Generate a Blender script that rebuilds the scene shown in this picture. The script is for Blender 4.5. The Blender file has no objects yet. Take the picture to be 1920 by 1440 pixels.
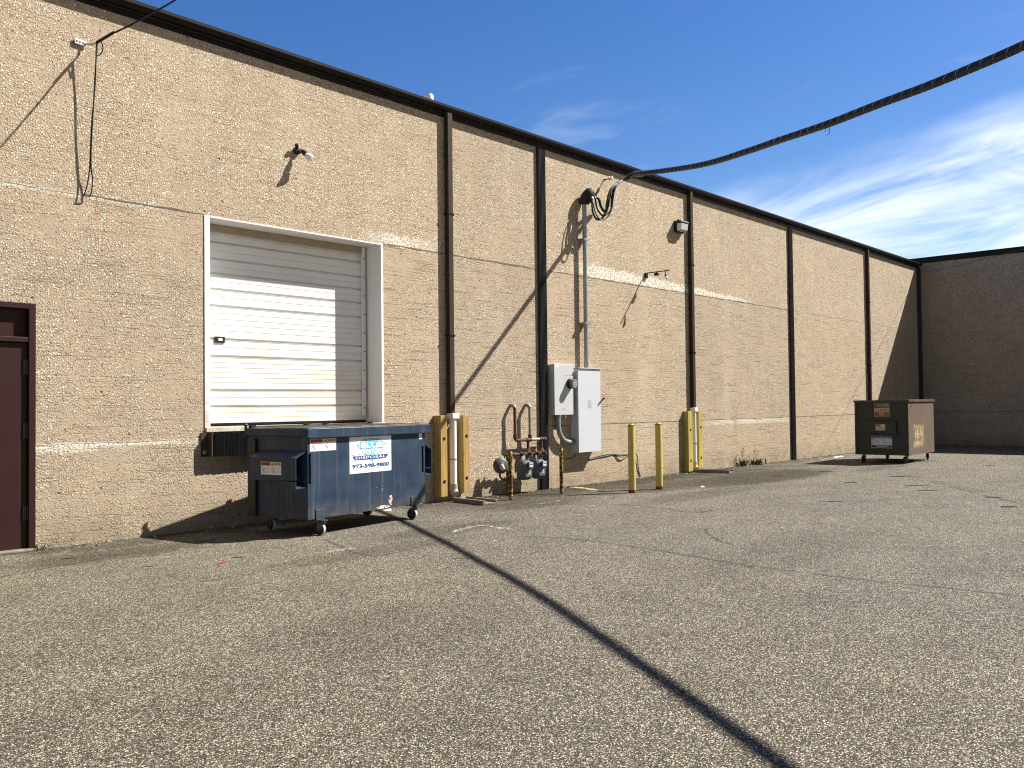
import bpy, bmesh, math, random
from mathutils import Vector, Matrix
random.seed(7)
R_ = math.radians
scene = bpy.context.scene
COL = scene.collection

# ------------------------------------------------------------------ camera geometry
CAM_D, CAM_H, FPX = 11.4247, 1.65, 1680.0
YAW, PITCH, ROLL = 0.8367, 0.0246, -0.0112
_f = Vector((math.sin(YAW)*math.cos(PITCH), math.cos(YAW)*math.cos(PITCH), math.sin(PITCH)))
_r = Vector((math.cos(YAW), -math.sin(YAW), 0.0))
_u = _r.cross(_f)
_c, _s = math.cos(ROLL), math.sin(ROLL)
CR, CU, CF = _r*_c + _u*_s, _u*_c - _r*_s, _f
CAM = Vector((0, -CAM_D, CAM_H))

def ray(px, py):
    return CF + CR*((px-960)/FPX) - CU*((py-720)/FPX)
def W(px, py, y=0.0):
    """point of the plane at depth y (the long wall is y = 0)"""
    d = ray(px, py); return CAM + d*((y+CAM_D)/d.y)
def G(px, py, z=0.0):
    d = ray(px, py); return CAM + d*((z-CAM_H)/d.z)

# ------------------------------------------------------------------ node helpers
class NT:
    def __init__(self, name):
        self.m = bpy.data.materials.new(name); self.m.use_nodes = True
        self.t = self.m.node_tree; self.t.nodes.clear()
        self.out = self.n('ShaderNodeOutputMaterial')
    def n(self, typ, **kw):
        nd = self.t.nodes.new(typ)
        for k, v in kw.items(): setattr(nd, k, v)
        return nd
    def l(self, a, b): self.t.links.new(a, b)
    def put(self, sock, v):
        if v is None: return
        if hasattr(v, 'is_output'): self.l(v, sock)
        else:
            if sock.type == 'RGBA' and len(v) == 3: v = (*v, 1)
            sock.default_value = v
    def math(self, op, a, b=None, c=None, clamp=False):
        nd = self.n('ShaderNodeMath', operation=op, use_clamp=clamp)
        for i, v in enumerate((a, b, c)): self.put(nd.inputs[i], v)
        return nd.outputs[0]
    def mix(self, fac, a, b, blend='MIX'):
        nd = self.n('ShaderNodeMix', data_type='RGBA', blend_type=blend)
        self.put(nd.inputs[0], fac); self.put(nd.inputs[6], a); self.put(nd.inputs[7], b)
        return nd.outputs[2]
    def coord(self, kind='Object'):
        return self.n('ShaderNodeTexCoord').outputs[kind]
    def scale(self, v, s, loc=(0, 0, 0), rot=(0, 0, 0)):
        nd = self.n('ShaderNodeMapping')
        self.l(v, nd.inputs['Vector']); nd.inputs['Scale'].default_value = s
        nd.inputs['Location'].default_value = loc; nd.inputs['Rotation'].default_value = rot
        return nd.outputs[0]
    def noise(self, v, scale, detail=3, rough=0.55, dist=0.0):
        nd = self.n('ShaderNodeTexNoise')
        self.l(v, nd.inputs['Vector']); nd.inputs['Scale'].default_value = scale
        nd.inputs['Detail'].default_value = detail; nd.inputs['Roughness'].default_value = rough
        nd.inputs['Distortion'].default_value = dist
        return nd.outputs[0]
    def vor(self, v, scale, feature='F1', rand=1.0):
        nd = self.n('ShaderNodeTexVoronoi', feature=feature)
        self.l(v, nd.inputs['Vector']); nd.inputs['Scale'].default_value = scale
        nd.inputs['Randomness'].default_value = rand
        return nd
    def ramp(self, fac, stops, interp='LINEAR'):
        nd = self.n('ShaderNodeValToRGB'); cr = nd.color_ramp; cr.interpolation = interp
        while len(cr.elements) < len(stops): cr.elements.new(0.5)
        for e, (p, c) in zip(cr.elements, stops):
            e.position = p; e.color = (c, c, c, 1) if isinstance(c, (int, float)) else (*c[:3], 1)
        self.l(fac, nd.inputs[0]); return nd.outputs[0]
    def mr(self, v, a, b, c=0.0, d=1.0, smooth=False):
        nd = self.n('ShaderNodeMapRange', interpolation_type='SMOOTHSTEP' if smooth else 'LINEAR')
        nd.clamp = True
        self.put(nd.inputs[0], v)
        for i, x in enumerate((a, b, c, d)): self.put(nd.inputs[i+1], x)
        return nd.outputs[0]
    def sep(self, v):
        nd = self.n('ShaderNodeSeparateXYZ'); self.l(v, nd.inputs[0]); return nd.outputs
    def bump(self, h, strength, dist, normal=None):
        nd = self.n('ShaderNodeBump'); self.l(h, nd.inputs['Height'])
        nd.inputs['Strength'].default_value = strength; nd.inputs['Distance'].default_value = dist
        if normal is not None: self.l(normal, nd.inputs['Normal'])
        return nd.outputs[0]
    def bsdf(self, col, rough=0.6, metal=0.0, normal=None, alpha=None, spec=0.5, **kw):
        b = self.n('ShaderNodeBsdfPrincipled')
        self.put(b.inputs['Base Color'], col); self.put(b.inputs['Roughness'], rough)
        self.put(b.inputs['Metallic'], metal); self.put(b.inputs['Specular IOR Level'], spec)
        if normal is not None: self.l(normal, b.inputs['Normal'])
        if alpha is not None: self.put(b.inputs['Alpha'], alpha)
        for k, v in kw.items(): self.put(b.inputs[k], v)
        self.l(b.outputs[0], self.out.inputs[0]); return b

def painted(name, col, rough=0.5, metal=0.0, var=0.12, scale=6.0, bump=0.15, dirt=0.0, dirt_col=(0.12, 0.09, 0.06),
            rust=0.0, rust_col=(0.16, 0.055, 0.022), rust_scale=9.0, streak=0.0, spec=0.4, under=None):
    """weathered paint / metal: tonal variation, dirt clouds, downward streaks, rust spots"""
    k = NT(name); v = k.coord()
    a = k.noise(v, scale, 5, 0.6)
    b = k.noise(k.scale(v, (14, 14, 0.9)), 1.6, 3)
    c = k.mix(k.mr(a, 0.3, 0.7), tuple(x*(1-var) for x in col), tuple(min(1, x*(1+var)) for x in col))
    if streak:
        c = k.mix(k.math('MULTIPLY', k.mr(b, 0.5, 0.75), streak), c, dirt_col)
    if dirt:
        d = k.noise(v, scale*0.45, 6, 0.7)
        c = k.mix(k.math('MULTIPLY', k.mr(d, 0.45, 0.72), dirt), c, dirt_col)
    rg = rough; met = metal
    if rust:
        r = k.noise(v, rust_scale, 8, 0.72)
        rm = k.mr(r, 0.72-0.42*rust, 0.78-0.42*rust)
        rc = k.mix(k.noise(v, rust_scale*5, 3), tuple(x*0.45 for x in rust_col), tuple(min(1, x*1.7) for x in rust_col))
        c = k.mix(rm, c, rc)
        rg = k.mr(rm, 0, 1, rough, 0.9); met = k.mr(rm, 0, 1, metal, 0.0)
    n = k.bump(k.noise(v, scale*14, 3), bump, 0.002)
    k.bsdf(c, rg, met, n, spec=spec)
    return k.m

def plain(name, col, rough=0.5, metal=0.0, spec=0.4):
    k = NT(name); v = k.coord()
    c = k.mix(k.noise(v, 30, 3), tuple(x*0.88 for x in col), tuple(min(1, x*1.1) for x in col))
    k.bsdf(c, rough, metal, spec=spec); return k.m

# ------------------------------------------------------------------ materials
def aggregate_wall(name, tone=1.0, fine=1.0, marks=True, ox=0.0):
    k = NT(name); va = k.n('ShaderNodeVectorMath', operation='ADD'); k.l(k.coord(), va.inputs[0]); va.inputs[1].default_value = (ox, 0, 0)
    P = va.outputs[0]; X, Y, Z = k.sep(P)
    big = k.noise(P, 0.55, 4, 0.6)
    mid = k.noise(P, 2.6, 5, 0.65)
    warp = k.n('ShaderNodeVectorMath', operation='MULTIPLY_ADD')
    nz = k.n('ShaderNodeTexNoise'); k.l(P, nz.inputs['Vector']); nz.inputs['Scale'].default_value = 20
    k.l(nz.outputs['Color'], warp.inputs[0]); warp.inputs[1].default_value = (0.022,)*3; k.l(P, warp.inputs[2])
    Q = warp.outputs[0]
    v1 = k.vor(Q, 36*fine); v2 = k.vor(Q, 92*fine)
    r1 = k.sep(v1.outputs['Color'])[0]; g1 = k.sep(v1.outputs['Color'])[1]
    r2 = k.sep(v2.outputs['Color'])[1]
    stone = k.ramp(r1, [(0, (.20, .14, .095)), (.10, (.39, .27, .19)), (.30, (.50, .37, .27)), (.50, (.585, .45, .335)), (.68, (.66, .54, .42)),
                        (.82, (.74, .67, .55)), (.93, (.86, .83, .75)), (1, (.42, .28, .19))])
    stone2 = k.ramp(r2, [(0, (.22, .16, .11)), (.3, (.43, .32, .23)), (.7, (.57, .445, .335)), (1, (.74, .66, .54))])
    matrix = k.mix(k.mr(mid, .3, .7), (.37, .27, .195), (.47, .355, .26))
    d1 = v1.outputs['Distance']; d2 = v2.outputs['Distance']
    # how exposed the stones are, cell by cell and patch by patch
    expo = k.math('ADD', k.math('MULTIPLY', g1, 0.55), k.math('MULTIPLY', k.mr(k.noise(P, 1.1, 4, .6), .34, .66), 0.5))
    # below the joint the panels are raked: fewer large stones
    low = k.mr(Z, 4.33, 4.37)
    right = k.mr(X, 9.3, 9.7)
    raked = k.math('MULTIPLY', k.math('SUBTRACT', 1.0, low), k.mr(right, 0, 1, .45, 1.0))
    expo = k.math('SUBTRACT', expo, k.math('MULTIPLY', raked, 0.13))
    body = k.mr(d1, .54, .36, 0, 1, True)
    m1 = k.math('MULTIPLY', body, k.mr(expo, .30, .42))
    m2 = k.math('MULTIPLY', k.mr(d2, .52, .28, 0, 1, True), k.mr(r2, .15, .45))
    c = k.mix(k.math('MULTIPLY', m2, .8), matrix, stone2)
    c = k.mix(m1, c, stone)
    # raked lines
    st = k.noise(k.scale(Q, (1.3, 1.3, 52)), 1.0, 4, .6)
    st2 = k.noise(k.scale(P, (.7, .7, 11)), 1.0, 3, .5)
    groove = k.math('MULTIPLY', k.mr(st, .545, .66), k.mr(st2, .38, .58))
    groove = k.math('MULTIPLY', groove, k.mr(raked, 0, 1, .50, 1.0))
    c = k.mix(k.math('MULTIPLY', groove, .55), c, (.20, .15, .105))
    # tone drift: weather bands, darker patches, bay to bay casts
    c = k.mix(k.math('MULTIPLY', k.mr(big, .42, .68), .25), c, (.34, .265, .19))
    c = k.mix(k.math('MULTIPLY', k.mr(k.noise(k.scale(P, (.9, .9, .16)), 1.2, 5, .6), .50, .74), .28), c, (.64, .54, .42))
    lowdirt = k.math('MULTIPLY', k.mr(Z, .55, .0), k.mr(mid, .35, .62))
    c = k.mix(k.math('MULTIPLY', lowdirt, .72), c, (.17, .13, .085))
    if marks:
        # warm stains in the lowest course, left part greyer
        c = k.mix(k.math('MULTIPLY', k.math('MULTIPLY', k.mr(Z, 1.3, .7), k.mr(big, .40, .60)), .18), c, (.56, .42, .28))
        c = k.mix(k.math('MULTIPLY', k.math('MULTIPLY', k.mr(X, 8.5, 4.0), k.mr(Z, 4.6, 3.6)), .38), c, k.mix(.5, c, (.33, .29, .24)))
        rag = k.math('MULTIPLY', k.math('SUBTRACT', k.noise(P, 5.5, 6, .7), .5), .42)
        def band(z0, z1, x0, x1, strength, rg=1.0):
            zz = k.math('ADD', Z, k.math('MULTIPLY', rag, rg))
            m = k.math('MULTIPLY', k.mr(zz, z0-.03, z0), k.mr(zz, z1+.03, z1))
            m = k.math('MULTIPLY', m, k.math('MULTIPLY', k.mr(X, x0-.5, x0+.3), k.mr(X, x1+.6, x1-.4)))
            m = k.math('MULTIPLY', m, k.mr(k.noise(P, 26, 4, .6), .40, .52))
            return k.math('MULTIPLY', m, strength)
        tap = k.mr(X, 15.5, 23.0, .27, .06)
        zz = k.math('ADD', Z, k.math('MULTIPLY', rag, .95))
        wm = k.math('MULTIPLY', k.mr(k.math('SUBTRACT', zz, 4.365), -.01, .015), k.mr(k.math('SUBTRACT', k.math('ADD', tap, 4.365), zz), -.02, .03))
        wm = k.math('MULTIPLY', wm, k.math('MULTIPLY', k.mr(X, 14.3, 15.4), k.mr(X, 22.9, 21.5)))
        wm = k.math('MULTIPLY', wm, k.mr(k.noise(P, 17, 6, .72), .43, .54))
        for mk in (wm, band(4.37, 4.52, 9.55, 10.3, .9), band(1.15, 1.215, 3.9, 4.9, .55, .4), band(1.215, 1.24, 4.0, 6.4, .8, .12),
                   band(1.13, 1.235, 20.2, 24.6, .55, .35), band(4.33, 4.345, 3.4, 5.3, .7, .05)):
            c = k.mix(mk, c, (.84, .80, .72))
        # rust runs below bolts
        def run(x, z, w, h, s):
            dx = k.math('ABSOLUTE', k.math('SUBTRACT', k.math('ADD', X, k.math('MULTIPLY', rag, .05)), x))
            m = k.math('MULTIPLY', k.mr(dx, w, w*.2), k.math('MULTIPLY', k.mr(Z, z-h, z-.02), k.mr(Z, z+.015, z)))
            return k.math('MULTIPLY', m, s)
        for (x, z, w, h, s) in ((7.83, 5.02, .03, .22, .75), (7.83, 4.72, .03, .26, .7), (4.86, 4.34, .035, .35, .6), (21.4, 1.22, .16, .75, .35), (9.9, 1.2, .1, .5, .3), (16.2, 1.2, .12, .5, .25)):
            c = k.mix(run(x, z, w, h, s), c, (.42, .19, .055))
    # pits
    vp = k.vor(k.scale(P, (1, 1, 1.35)), 3.6); pr = k.sep(vp.outputs['Color'])[0]
    pit = k.math('MULTIPLY', k.mr(vp.outputs['Distance'], .075, .05), k.math('GREATER_THAN', pr, .45))
    c = k.mix(k.math('MULTIPLY', pit, .85), c, (.10, .06, .04))
    if marks:
        idx = None
        for b_ in (10.98, 13.55, 19.19, 24.82, 30.76):
            g_ = k.math('GREATER_THAN', X, b_); idx = g_ if idx is None else k.math('ADD', idx, g_)
        idx = k.math('ADD', k.math('MULTIPLY', idx, 3.7), k.math('MULTIPLY', k.math('GREATER_THAN', Z, 4.35), 1.3)); idx = k.math('ADD', idx, k.math('MULTIPLY', k.math('GREATER_THAN', Z, 1.25), .61))
        wn = k.n('ShaderNodeTexWhiteNoise', noise_dimensions='1D'); k.l(idx, wn.inputs['W'])
        c = k.mix(1.0, c, k.mix(wn.outputs['Value'], (.90, .905, .92), (1.06, 1.05, 1.02)), 'MULTIPLY')
        sk = k.noise(k.scale(P, (7, 7, .22)), 1.0, 5, .65)
        c = k.mix(k.math('MULTIPLY', k.math('MULTIPLY', k.mr(sk, .52, .70), k.mr(Z, 4.4, 6.6, .15, 1)), .30), c, (.24, .19, .14))
    c = k.mix(1.0, c, (1.035*tone, 1.08*tone, 1.075*tone), 'MULTIPLY')
    h = k.math('ADD', k.math('MULTIPLY', m1, k.math('ADD', .55, k.math('MULTIPLY', g1, .6))), k.math('MULTIPLY', m2, .30))
    h = k.math('SUBTRACT', h, k.math('MULTIPLY', groove, .75))
    h = k.math('SUBTRACT', h, k.math('MULTIPLY', pit, .9))
    h = k.math('ADD', h, k.math('MULTIPLY', k.noise(P, 60, 3), .35))
    n = k.bump(h, 1.0, .016)
    k.bsdf(c, .88, 0, n, spec=.25)
    return k.m

def asphalt():
    k = NT('chip_seal_asphalt'); P = k.coord(); X, Y, Z = k.sep(P)
    nz = k.n('ShaderNodeTexNoise'); k.l(P, nz.inputs['Vector']); nz.inputs['Scale'].default_value = 45
    wp = k.n('ShaderNodeVectorMath', operation='MULTIPLY_ADD')
    k.l(nz.outputs['Color'], wp.inputs[0]); wp.inputs[1].default_value = (.012,)*3; k.l(P, wp.inputs[2]); Q = wp.outputs[0]
    v1 = k.vor(Q, 104); v2 = k.vor(Q, 200)
    r = k.sep(v1.outputs['Color']); r2 = k.sep(v2.outputs['Color'])
    s1 = k.ramp(r[0], [(0, (.045, .042, .039)), (.22, (.10, .092, .082)), (.45, (.20, .18, .15)), (.64, (.34, .31, .26)), (.82, (.50, .465, .395)), (1, (.74, .71, .63))])
    s2 = k.ramp(r2[0], [(0, (.04, .037, .034)), (.5, (.15, .136, .116)), (1, (.38, .35, .295))])
    tar = (.026, .024, .021)
    m1 = k.math('MULTIPLY', k.mr(v1.outputs['Distance'], .60, .42, 0, 1, True), k.mr(r[1], .08, .18))
    m2 = k.math('MULTIPLY', k.mr(v2.outputs['Distance'], .6, .38, 0, 1, True), k.mr(r2[1], .2, .35))
    c = k.mix(m2, tar, s2); c = k.mix(m1, c, s1)
    big = k.noise(P, .22, 5, .6); mid = k.noise(P, 1.3, 5, .65); clump = k.noise(P, 11, 4, .7); clump2 = k.noise(P, 52, 3, .7)
    c = k.mix(1.0, c, k.mix(k.mr(clump, .30, .70), (.84, .84, .84), (1.17, 1.16, 1.15)), 'MULTIPLY')
    c = k.mix(1.0, c, k.mix(k.mr(clump2, .30, .70), (.80, .80, .80), (1.20, 1.20, 1.19)), 'MULTIPLY')
    c = k.mix(1.0, c, k.mix(k.mr(big, .36, .66), (.94, .94, .95), (1.05, 1.04, 1.0)), 'MULTIPLY')
    c = k.mix(1.0, c, k.mix(k.mr(mid, .40, .74), (1, 1, 1), (.76, .75, .75)), 'MULTIPLY')
    # worn traffic bands running along the yard
    tb = k.noise(k.scale(P, (.10, .62, 1), rot=(0, 0, .12)), 1.0, 4, .6)
    c = k.mix(1.0, c, k.mix(k.mr(tb, .45, .75), (1, 1, 1), (.88, .88, .89)), 'MULTIPLY')
    # dark grime that has gathered along the wall and round the drains
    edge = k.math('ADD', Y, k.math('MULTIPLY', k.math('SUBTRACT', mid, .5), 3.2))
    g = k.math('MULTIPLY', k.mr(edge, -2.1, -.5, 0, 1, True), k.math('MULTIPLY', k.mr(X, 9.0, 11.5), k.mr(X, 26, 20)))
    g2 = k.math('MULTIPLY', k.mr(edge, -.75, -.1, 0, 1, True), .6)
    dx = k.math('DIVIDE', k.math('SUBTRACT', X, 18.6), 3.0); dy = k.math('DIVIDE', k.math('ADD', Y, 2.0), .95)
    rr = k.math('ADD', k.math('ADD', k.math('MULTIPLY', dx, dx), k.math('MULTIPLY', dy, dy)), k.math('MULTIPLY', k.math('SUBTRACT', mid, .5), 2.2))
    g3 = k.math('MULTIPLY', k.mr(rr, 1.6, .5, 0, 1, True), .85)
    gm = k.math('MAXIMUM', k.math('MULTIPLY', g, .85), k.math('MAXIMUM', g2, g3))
    # old spill by the loading door and a dark tongue below the entry door
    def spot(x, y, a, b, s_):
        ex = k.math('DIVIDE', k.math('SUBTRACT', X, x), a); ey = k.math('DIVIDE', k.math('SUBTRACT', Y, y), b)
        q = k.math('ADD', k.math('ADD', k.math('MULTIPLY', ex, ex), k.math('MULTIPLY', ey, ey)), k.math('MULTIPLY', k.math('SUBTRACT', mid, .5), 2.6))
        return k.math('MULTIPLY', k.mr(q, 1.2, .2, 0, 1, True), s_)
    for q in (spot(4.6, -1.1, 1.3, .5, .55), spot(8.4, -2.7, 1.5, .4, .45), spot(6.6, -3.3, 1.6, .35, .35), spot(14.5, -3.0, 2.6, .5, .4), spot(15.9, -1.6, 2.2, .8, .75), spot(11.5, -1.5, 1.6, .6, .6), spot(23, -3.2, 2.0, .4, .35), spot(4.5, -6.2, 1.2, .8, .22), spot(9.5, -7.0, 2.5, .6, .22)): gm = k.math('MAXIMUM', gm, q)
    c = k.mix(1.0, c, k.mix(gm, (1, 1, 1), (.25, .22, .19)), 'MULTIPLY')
    c = k.mix(1.0, c, (1.09, 1.08, 1.04), 'MULTIPLY')
    # yellowish fines on the left where the yard meets the door
    c = k.mix(1.0, c, k.mix(k.mr(X, 9, 2), (1, 1, 1), (1.05, 1.02, .92)), 'MULTIPLY')
    h = k.math('ADD', k.math('MULTIPLY', m1, k.math('ADD', .5, k.math('MULTIPLY', r[2], .6))), k.math('MULTIPLY', m2, .35))
    n = k.bump(h, .9, .008)
    k.bsdf(c, .9, 0, n, spec=.22)
    return k.m

M_WALL = aggregate_wall('exposed_aggregate_concrete', ox=18.0)
M_WALLFAR = aggregate_wall('fine_aggregate_concrete', .95, 1.4, False)
M_GROUND = asphalt()
M_BROWN = painted('dark_bronze_paint', (.013, .0095, .0075), .42, 0, .2, 3, .1, .35, (.030, .022, .017), spec=.12)
M_SPOUT = painted('brown_downspout_paint', (.044, .032, .022), .6, 0, .15, 3, .1, .3, (.03, .02, .014), spec=.12)
M_SLATE = painted('dark_slate_paint', (.026, .026, .032), .5, 0, .15, 4, .1, .25, (.05, .045, .04), spec=.2)
M_EDGE = painted('grey_roof_edge', (.25, .25, .25), .5, .3)
M_ROOF = painted('roof_membrane', (.35, .35, .34), .9)
M_DOORBROWN = painted('maroon_brown_door_paint', (.030, .0105, .0095), .5, 0, .08, 2, .05, .15, (.03, .016, .012), spec=.2)
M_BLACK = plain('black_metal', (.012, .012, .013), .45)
M_DARK = plain('cavity_shade', (.006, .006, .006), .9)
M_CONC = painted('weathered_concrete', (.40, .37, .32), .9, 0, .2, 8, .5, .5, (.16, .13, .10))
M_GALV = painted('galvanised_steel', (.36, .37, .38), .42, .55, .12, 12, .1, .25, (.2, .19, .17))
M_EBOX = painted('grey_enamel', (.49, .505, .52), .42, 0, .04, 2, .04, .06, (.3, .29, .27))
M_EBOX2 = painted('pale_grey_enamel', (.53, .56, .60), .40, 0, .03, 1.2, .04, .08, (.33, .33, .33))
M_CABLE = plain('black_cable_sheath', (.010, .010, .012), .5)
M_LASH = plain('lashing_wire', (.42, .41, .40), .45, .3)
M_YELLOW = painted('chipped_yellow_paint', (.52, .40, .10), .55, 0, .10, 5, .2, .25, (.30, .21, .08), .25, streak=.35)
M_YRUST = painted('rusted_yellow_pipe', (.50, .37, .07), .6, 0, .15, 9, .5, .3, (.18, .09, .03), .70, (.055, .022, .013), 16)
M_RUSTCAP = painted('rust', (.13, .05, .025), .9, 0, .4, 30, .5)
M_RUSTPIPE = painted('rusty_gas_pipe', (.11, .066, .05), .8, 0, .3, 14, .4, .4, (.05, .028, .02), .4, (.10, .045, .028), spec=.2)
M_GREYPIPE = painted('grey_gas_pipe', (.30, .28, .26), .55, .2, .15, 14, .2, .3, (.15, .08, .05), .1)
M_METER = painted('blue_grey_meter_paint', (.085, .112, .128), .5, 0, .08, 9, .1, .25, (.10, .11, .11))
M_PVC = painted('white_pvc', (.78, .78, .77), .38, 0, .03, 4, .03, .2, (.5, .47, .4))
M_PVCDIRT = painted('dirty_pvc', (.33, .31, .28), .6, 0, .2, 10, .1, .5, (.16, .12, .08))
M_REDTIP = plain('red_handle', (.45, .03, .025), .5)
M_LAMPWHITE = plain('white_lamp_glass', (.82, .82, .82), .25)
M_CASTER = painted('black_rubber', (.018, .018, .019), .7, 0, .3, 20)
M_RIM = painted('pale_tread', (.40, .41, .42), .7, 0, .25, 20, .2, .5, (.14, .13, .12))  # paler grey for the rolling face of the wheels
M_LEAF = None

def glass_lens():
    k = NT('prismatic_lens'); v = k.coord()
    w = k.n('ShaderNodeTexWave'); k.l(v, w.inputs[0]); w.inputs['Scale'].default_value = 14; w.bands_direction = 'X'
    n = k.bump(w.outputs['Fac'], .5, .004)
    c = k.mix(w.outputs['Fac'], (.42, .43, .42), (.68, .69, .67))
    k.bsdf(c, .12, 0, n, spec=.7, **{'Coat Weight': .6}); return k.m
M_LENS = glass_lens()
def meter_glass():
    k = NT('meter_glass'); k.bsdf((.55, .58, .58), .05, 0, spec=.8, **{'Transmission Weight': .75}); return k.m
M_GLASS = meter_glass()

def timber(name, col):
    k = NT(name); v = k.coord()
    w = k.noise(k.scale(v, (38, 38, 1.3)), 1.0, 5, .6, .4)
    kn = k.vor(k.scale(v, (5, 5, 2.2)), 1.0)
    c = k.mix(k.mr(w, .3, .7), tuple(x*.66 for x in col), tuple(x*1.18 for x in col))
    c = k.mix(k.math('MULTIPLY', k.mr(k.noise(v, 3, 4), .5, .75), .4), c, (col[0]*.62, col[1]*.68, col[2]*.7))
    kr = k.sep(kn.outputs['Color'])[0]
    km = k.math('MULTIPLY', k.mr(kn.outputs['Distance'], .16, .07), k.math('GREATER_THAN', kr, .5))
    c = k.mix(k.math('MULTIPLY', km, .75), c, (.17, .085, .03))
    ck = k.noise(k.scale(v, (60, 60, .8)), 1.0, 2)
    c = k.mix(k.math('MULTIPLY', k.mr(ck, .68, .72), .7), c, (.10, .06, .03))
    k.bsdf(c, .75, 0, k.bump(w, .35, .003), spec=.25); return k.m
M_TIMBER = timber('treated_timber', (.42, .275, .095))
M_TIMBER_Y = timber('yellowed_timber', (.44, .34, .09))
M_GREYWOOD = timber('grey_weathered_board', (.22, .18, .14))

def white_door():
    k = NT('white_door_enamel'); P = k.coord(); X, Y, Z = k.sep(P)
    c = k.mix(k.noise(P, 2, 4), (.74, .745, .74), (.82, .82, .80))
    dust = k.math('MULTIPLY', k.mr(k.noise(k.scale(P, (1.0, 1, 2.4)), 1.3, 6, .65), .42, .68), k.mr(Z, 3.9, 1.5, .15, .85))
    c = k.mix(k.math('MULTIPLY', dust, .62), c, (.72, .56, .36))
    stain = k.math('MULTIPLY', k.mr(k.noise(k.scale(P, (1.3, 1, 5.5)), 1.9, 6, .7), .58, .70), k.mr(Z, 3.0, 1.7))
    c = k.mix(k.math('MULTIPLY', stain, .55), c, (.60, .38, .16))
    top = k.math('MULTIPLY', k.mr(Z, 3.95, 4.3), k.mr(k.noise(P, 2.2, 5, .6), .35, .6))
    c = k.mix(k.math('MULTIPLY', top, .5), c, (.45, .35, .24))
    k.bsdf(c, .45, 0, k.bump(k.noise(P, 120, 2), .08, .001), spec=.35); return k.m
M_DOOR = white_door()
def white_frame():
    k = NT('white_frame_paint'); P = k.coord(); X, Y, Z = k.sep(P)
    c = k.mix(k.noise(P, 3, 4), (.70, .70, .70), (.80, .80, .79))
    r = k.math('MULTIPLY', k.math('MULTIPLY', k.mr(k.noise(P, 8, 8, .75), .44, .56), k.mr(Z, 2.6, 1.4, 0, 1)), k.mr(X, -10.0, -11.0, .12, 1))
    r2 = k.mr(k.noise(P, 14, 8, .75), .66, .70)
    c = k.mix(k.math('MULTIPLY', r, .65), c, (.50, .27, .13)); c = k.mix(r2, c, (.22, .09, .04))
    k.bsdf(c, .5, 0, spec=.35); return k.m
M_FRAME = white_frame()

def dumpster_blue():
    k = NT('navy_container_paint'); P = k.coord(); X, Y, Z = k.sep(P)
    a = k.noise(P, 3.2, 6, .65)
    c = k.mix(k.mr(a, .3, .7), (.0085, .023, .050), (.015, .037, .073))
    s = k.noise(k.scale(P, (16, 16, .55)), 1.0, 4, .6)
    c = k.mix(k.math('MULTIPLY', k.mr(s, .54, .70), .42), c, (.10, .115, .12))
    s2 = k.noise(k.scale(P, (30, 30, 1.1), loc=(5, 2, 1)), 1.0, 4, .6)
    c = k.mix(k.math('MULTIPLY', k.mr(s2, .60, .70), .5), c, (.009, .016, .028))
    sc = k.noise(P, 34, 6, .7)
    c = k.mix(k.math('MULTIPLY', k.mr(sc, .655, .69), .7), c, (.17, .18, .19))
    low = k.math('MULTIPLY', k.mr(Z, .46, .20), k.mr(k.noise(P, 7, 6, .7), .38, .6))
    c = k.mix(k.math('MULTIPLY', low, .45), c, (.15, .11, .075))
    def blob(x, z, w, h, th):
        dx = k.math('DIVIDE', k.math('SUBTRACT', X, x), w); dz = k.math('DIVIDE', k.math('SUBTRACT', Z, z), h)
        q = k.math('SUBTRACT', 1.0, k.math('ADD', k.math('MULTIPLY', dx, dx), k.math('MULTIPLY', dz, dz)))
        q = k.math('MULTIPLY', k.mr(q, 0, .6), k.mr(Y, .02, .0))
        return k.mr(k.math('MULTIPLY', q, k.noise(P, 21, 5, .65)), th, th+.03)
    for b in (blob(1.44, .25, .20, .035, .44), blob(1.59, .335, .06, .10, .46), blob(1.36, .54, .12, .2, .62)):
        c = k.mix(b, c, (.62, .52, .45))
    edge = k.mr(k.noise(P, 15, 7, .75), .68, .72)
    c = k.mix(k.math('MULTIPLY', edge, .8), c, (.10, .045, .025))
    k.bsdf(c, k.mr(a, .3, .7, .42, .62), 0, k.bump(k.noise(P, 5, 4), .25, .012), spec=.45); return k.m
M_BLUE = dumpster_blue()
def lid_plastic():
    k = NT('scuffed_lid_plastic'); P = k.coord()
    c = k.mix(k.mr(k.noise(P, 4, 6, .7), .35, .65), (.05, .055, .06), (.20, .17, .14))
    k.bsdf(c, .6, 0, k.bump(k.noise(P, 10, 4), .3, .01)); return k.m
M_LID = lid_plastic()
def dumpster_green():
    k = NT('rusting_green_paint'); P = k.coord(); X, Y, Z = k.sep(P)
    c = k.mix(k.noise(P, 3, 5), (.012, .020, .014), (.024, .032, .020))
    r = k.mr(k.noise(k.scale(P, (1, 1, .6)), 3.1, 7, .68), .56, .66)
    c = k.mix(k.math('MULTIPLY', r, .55), c, (.075, .026, .016))
    k.bsdf(c, .6, 0, k.bump(k.noise(P, 6, 4), .4, .012)); return k.m
M_GREEN = dumpster_green()
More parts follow.
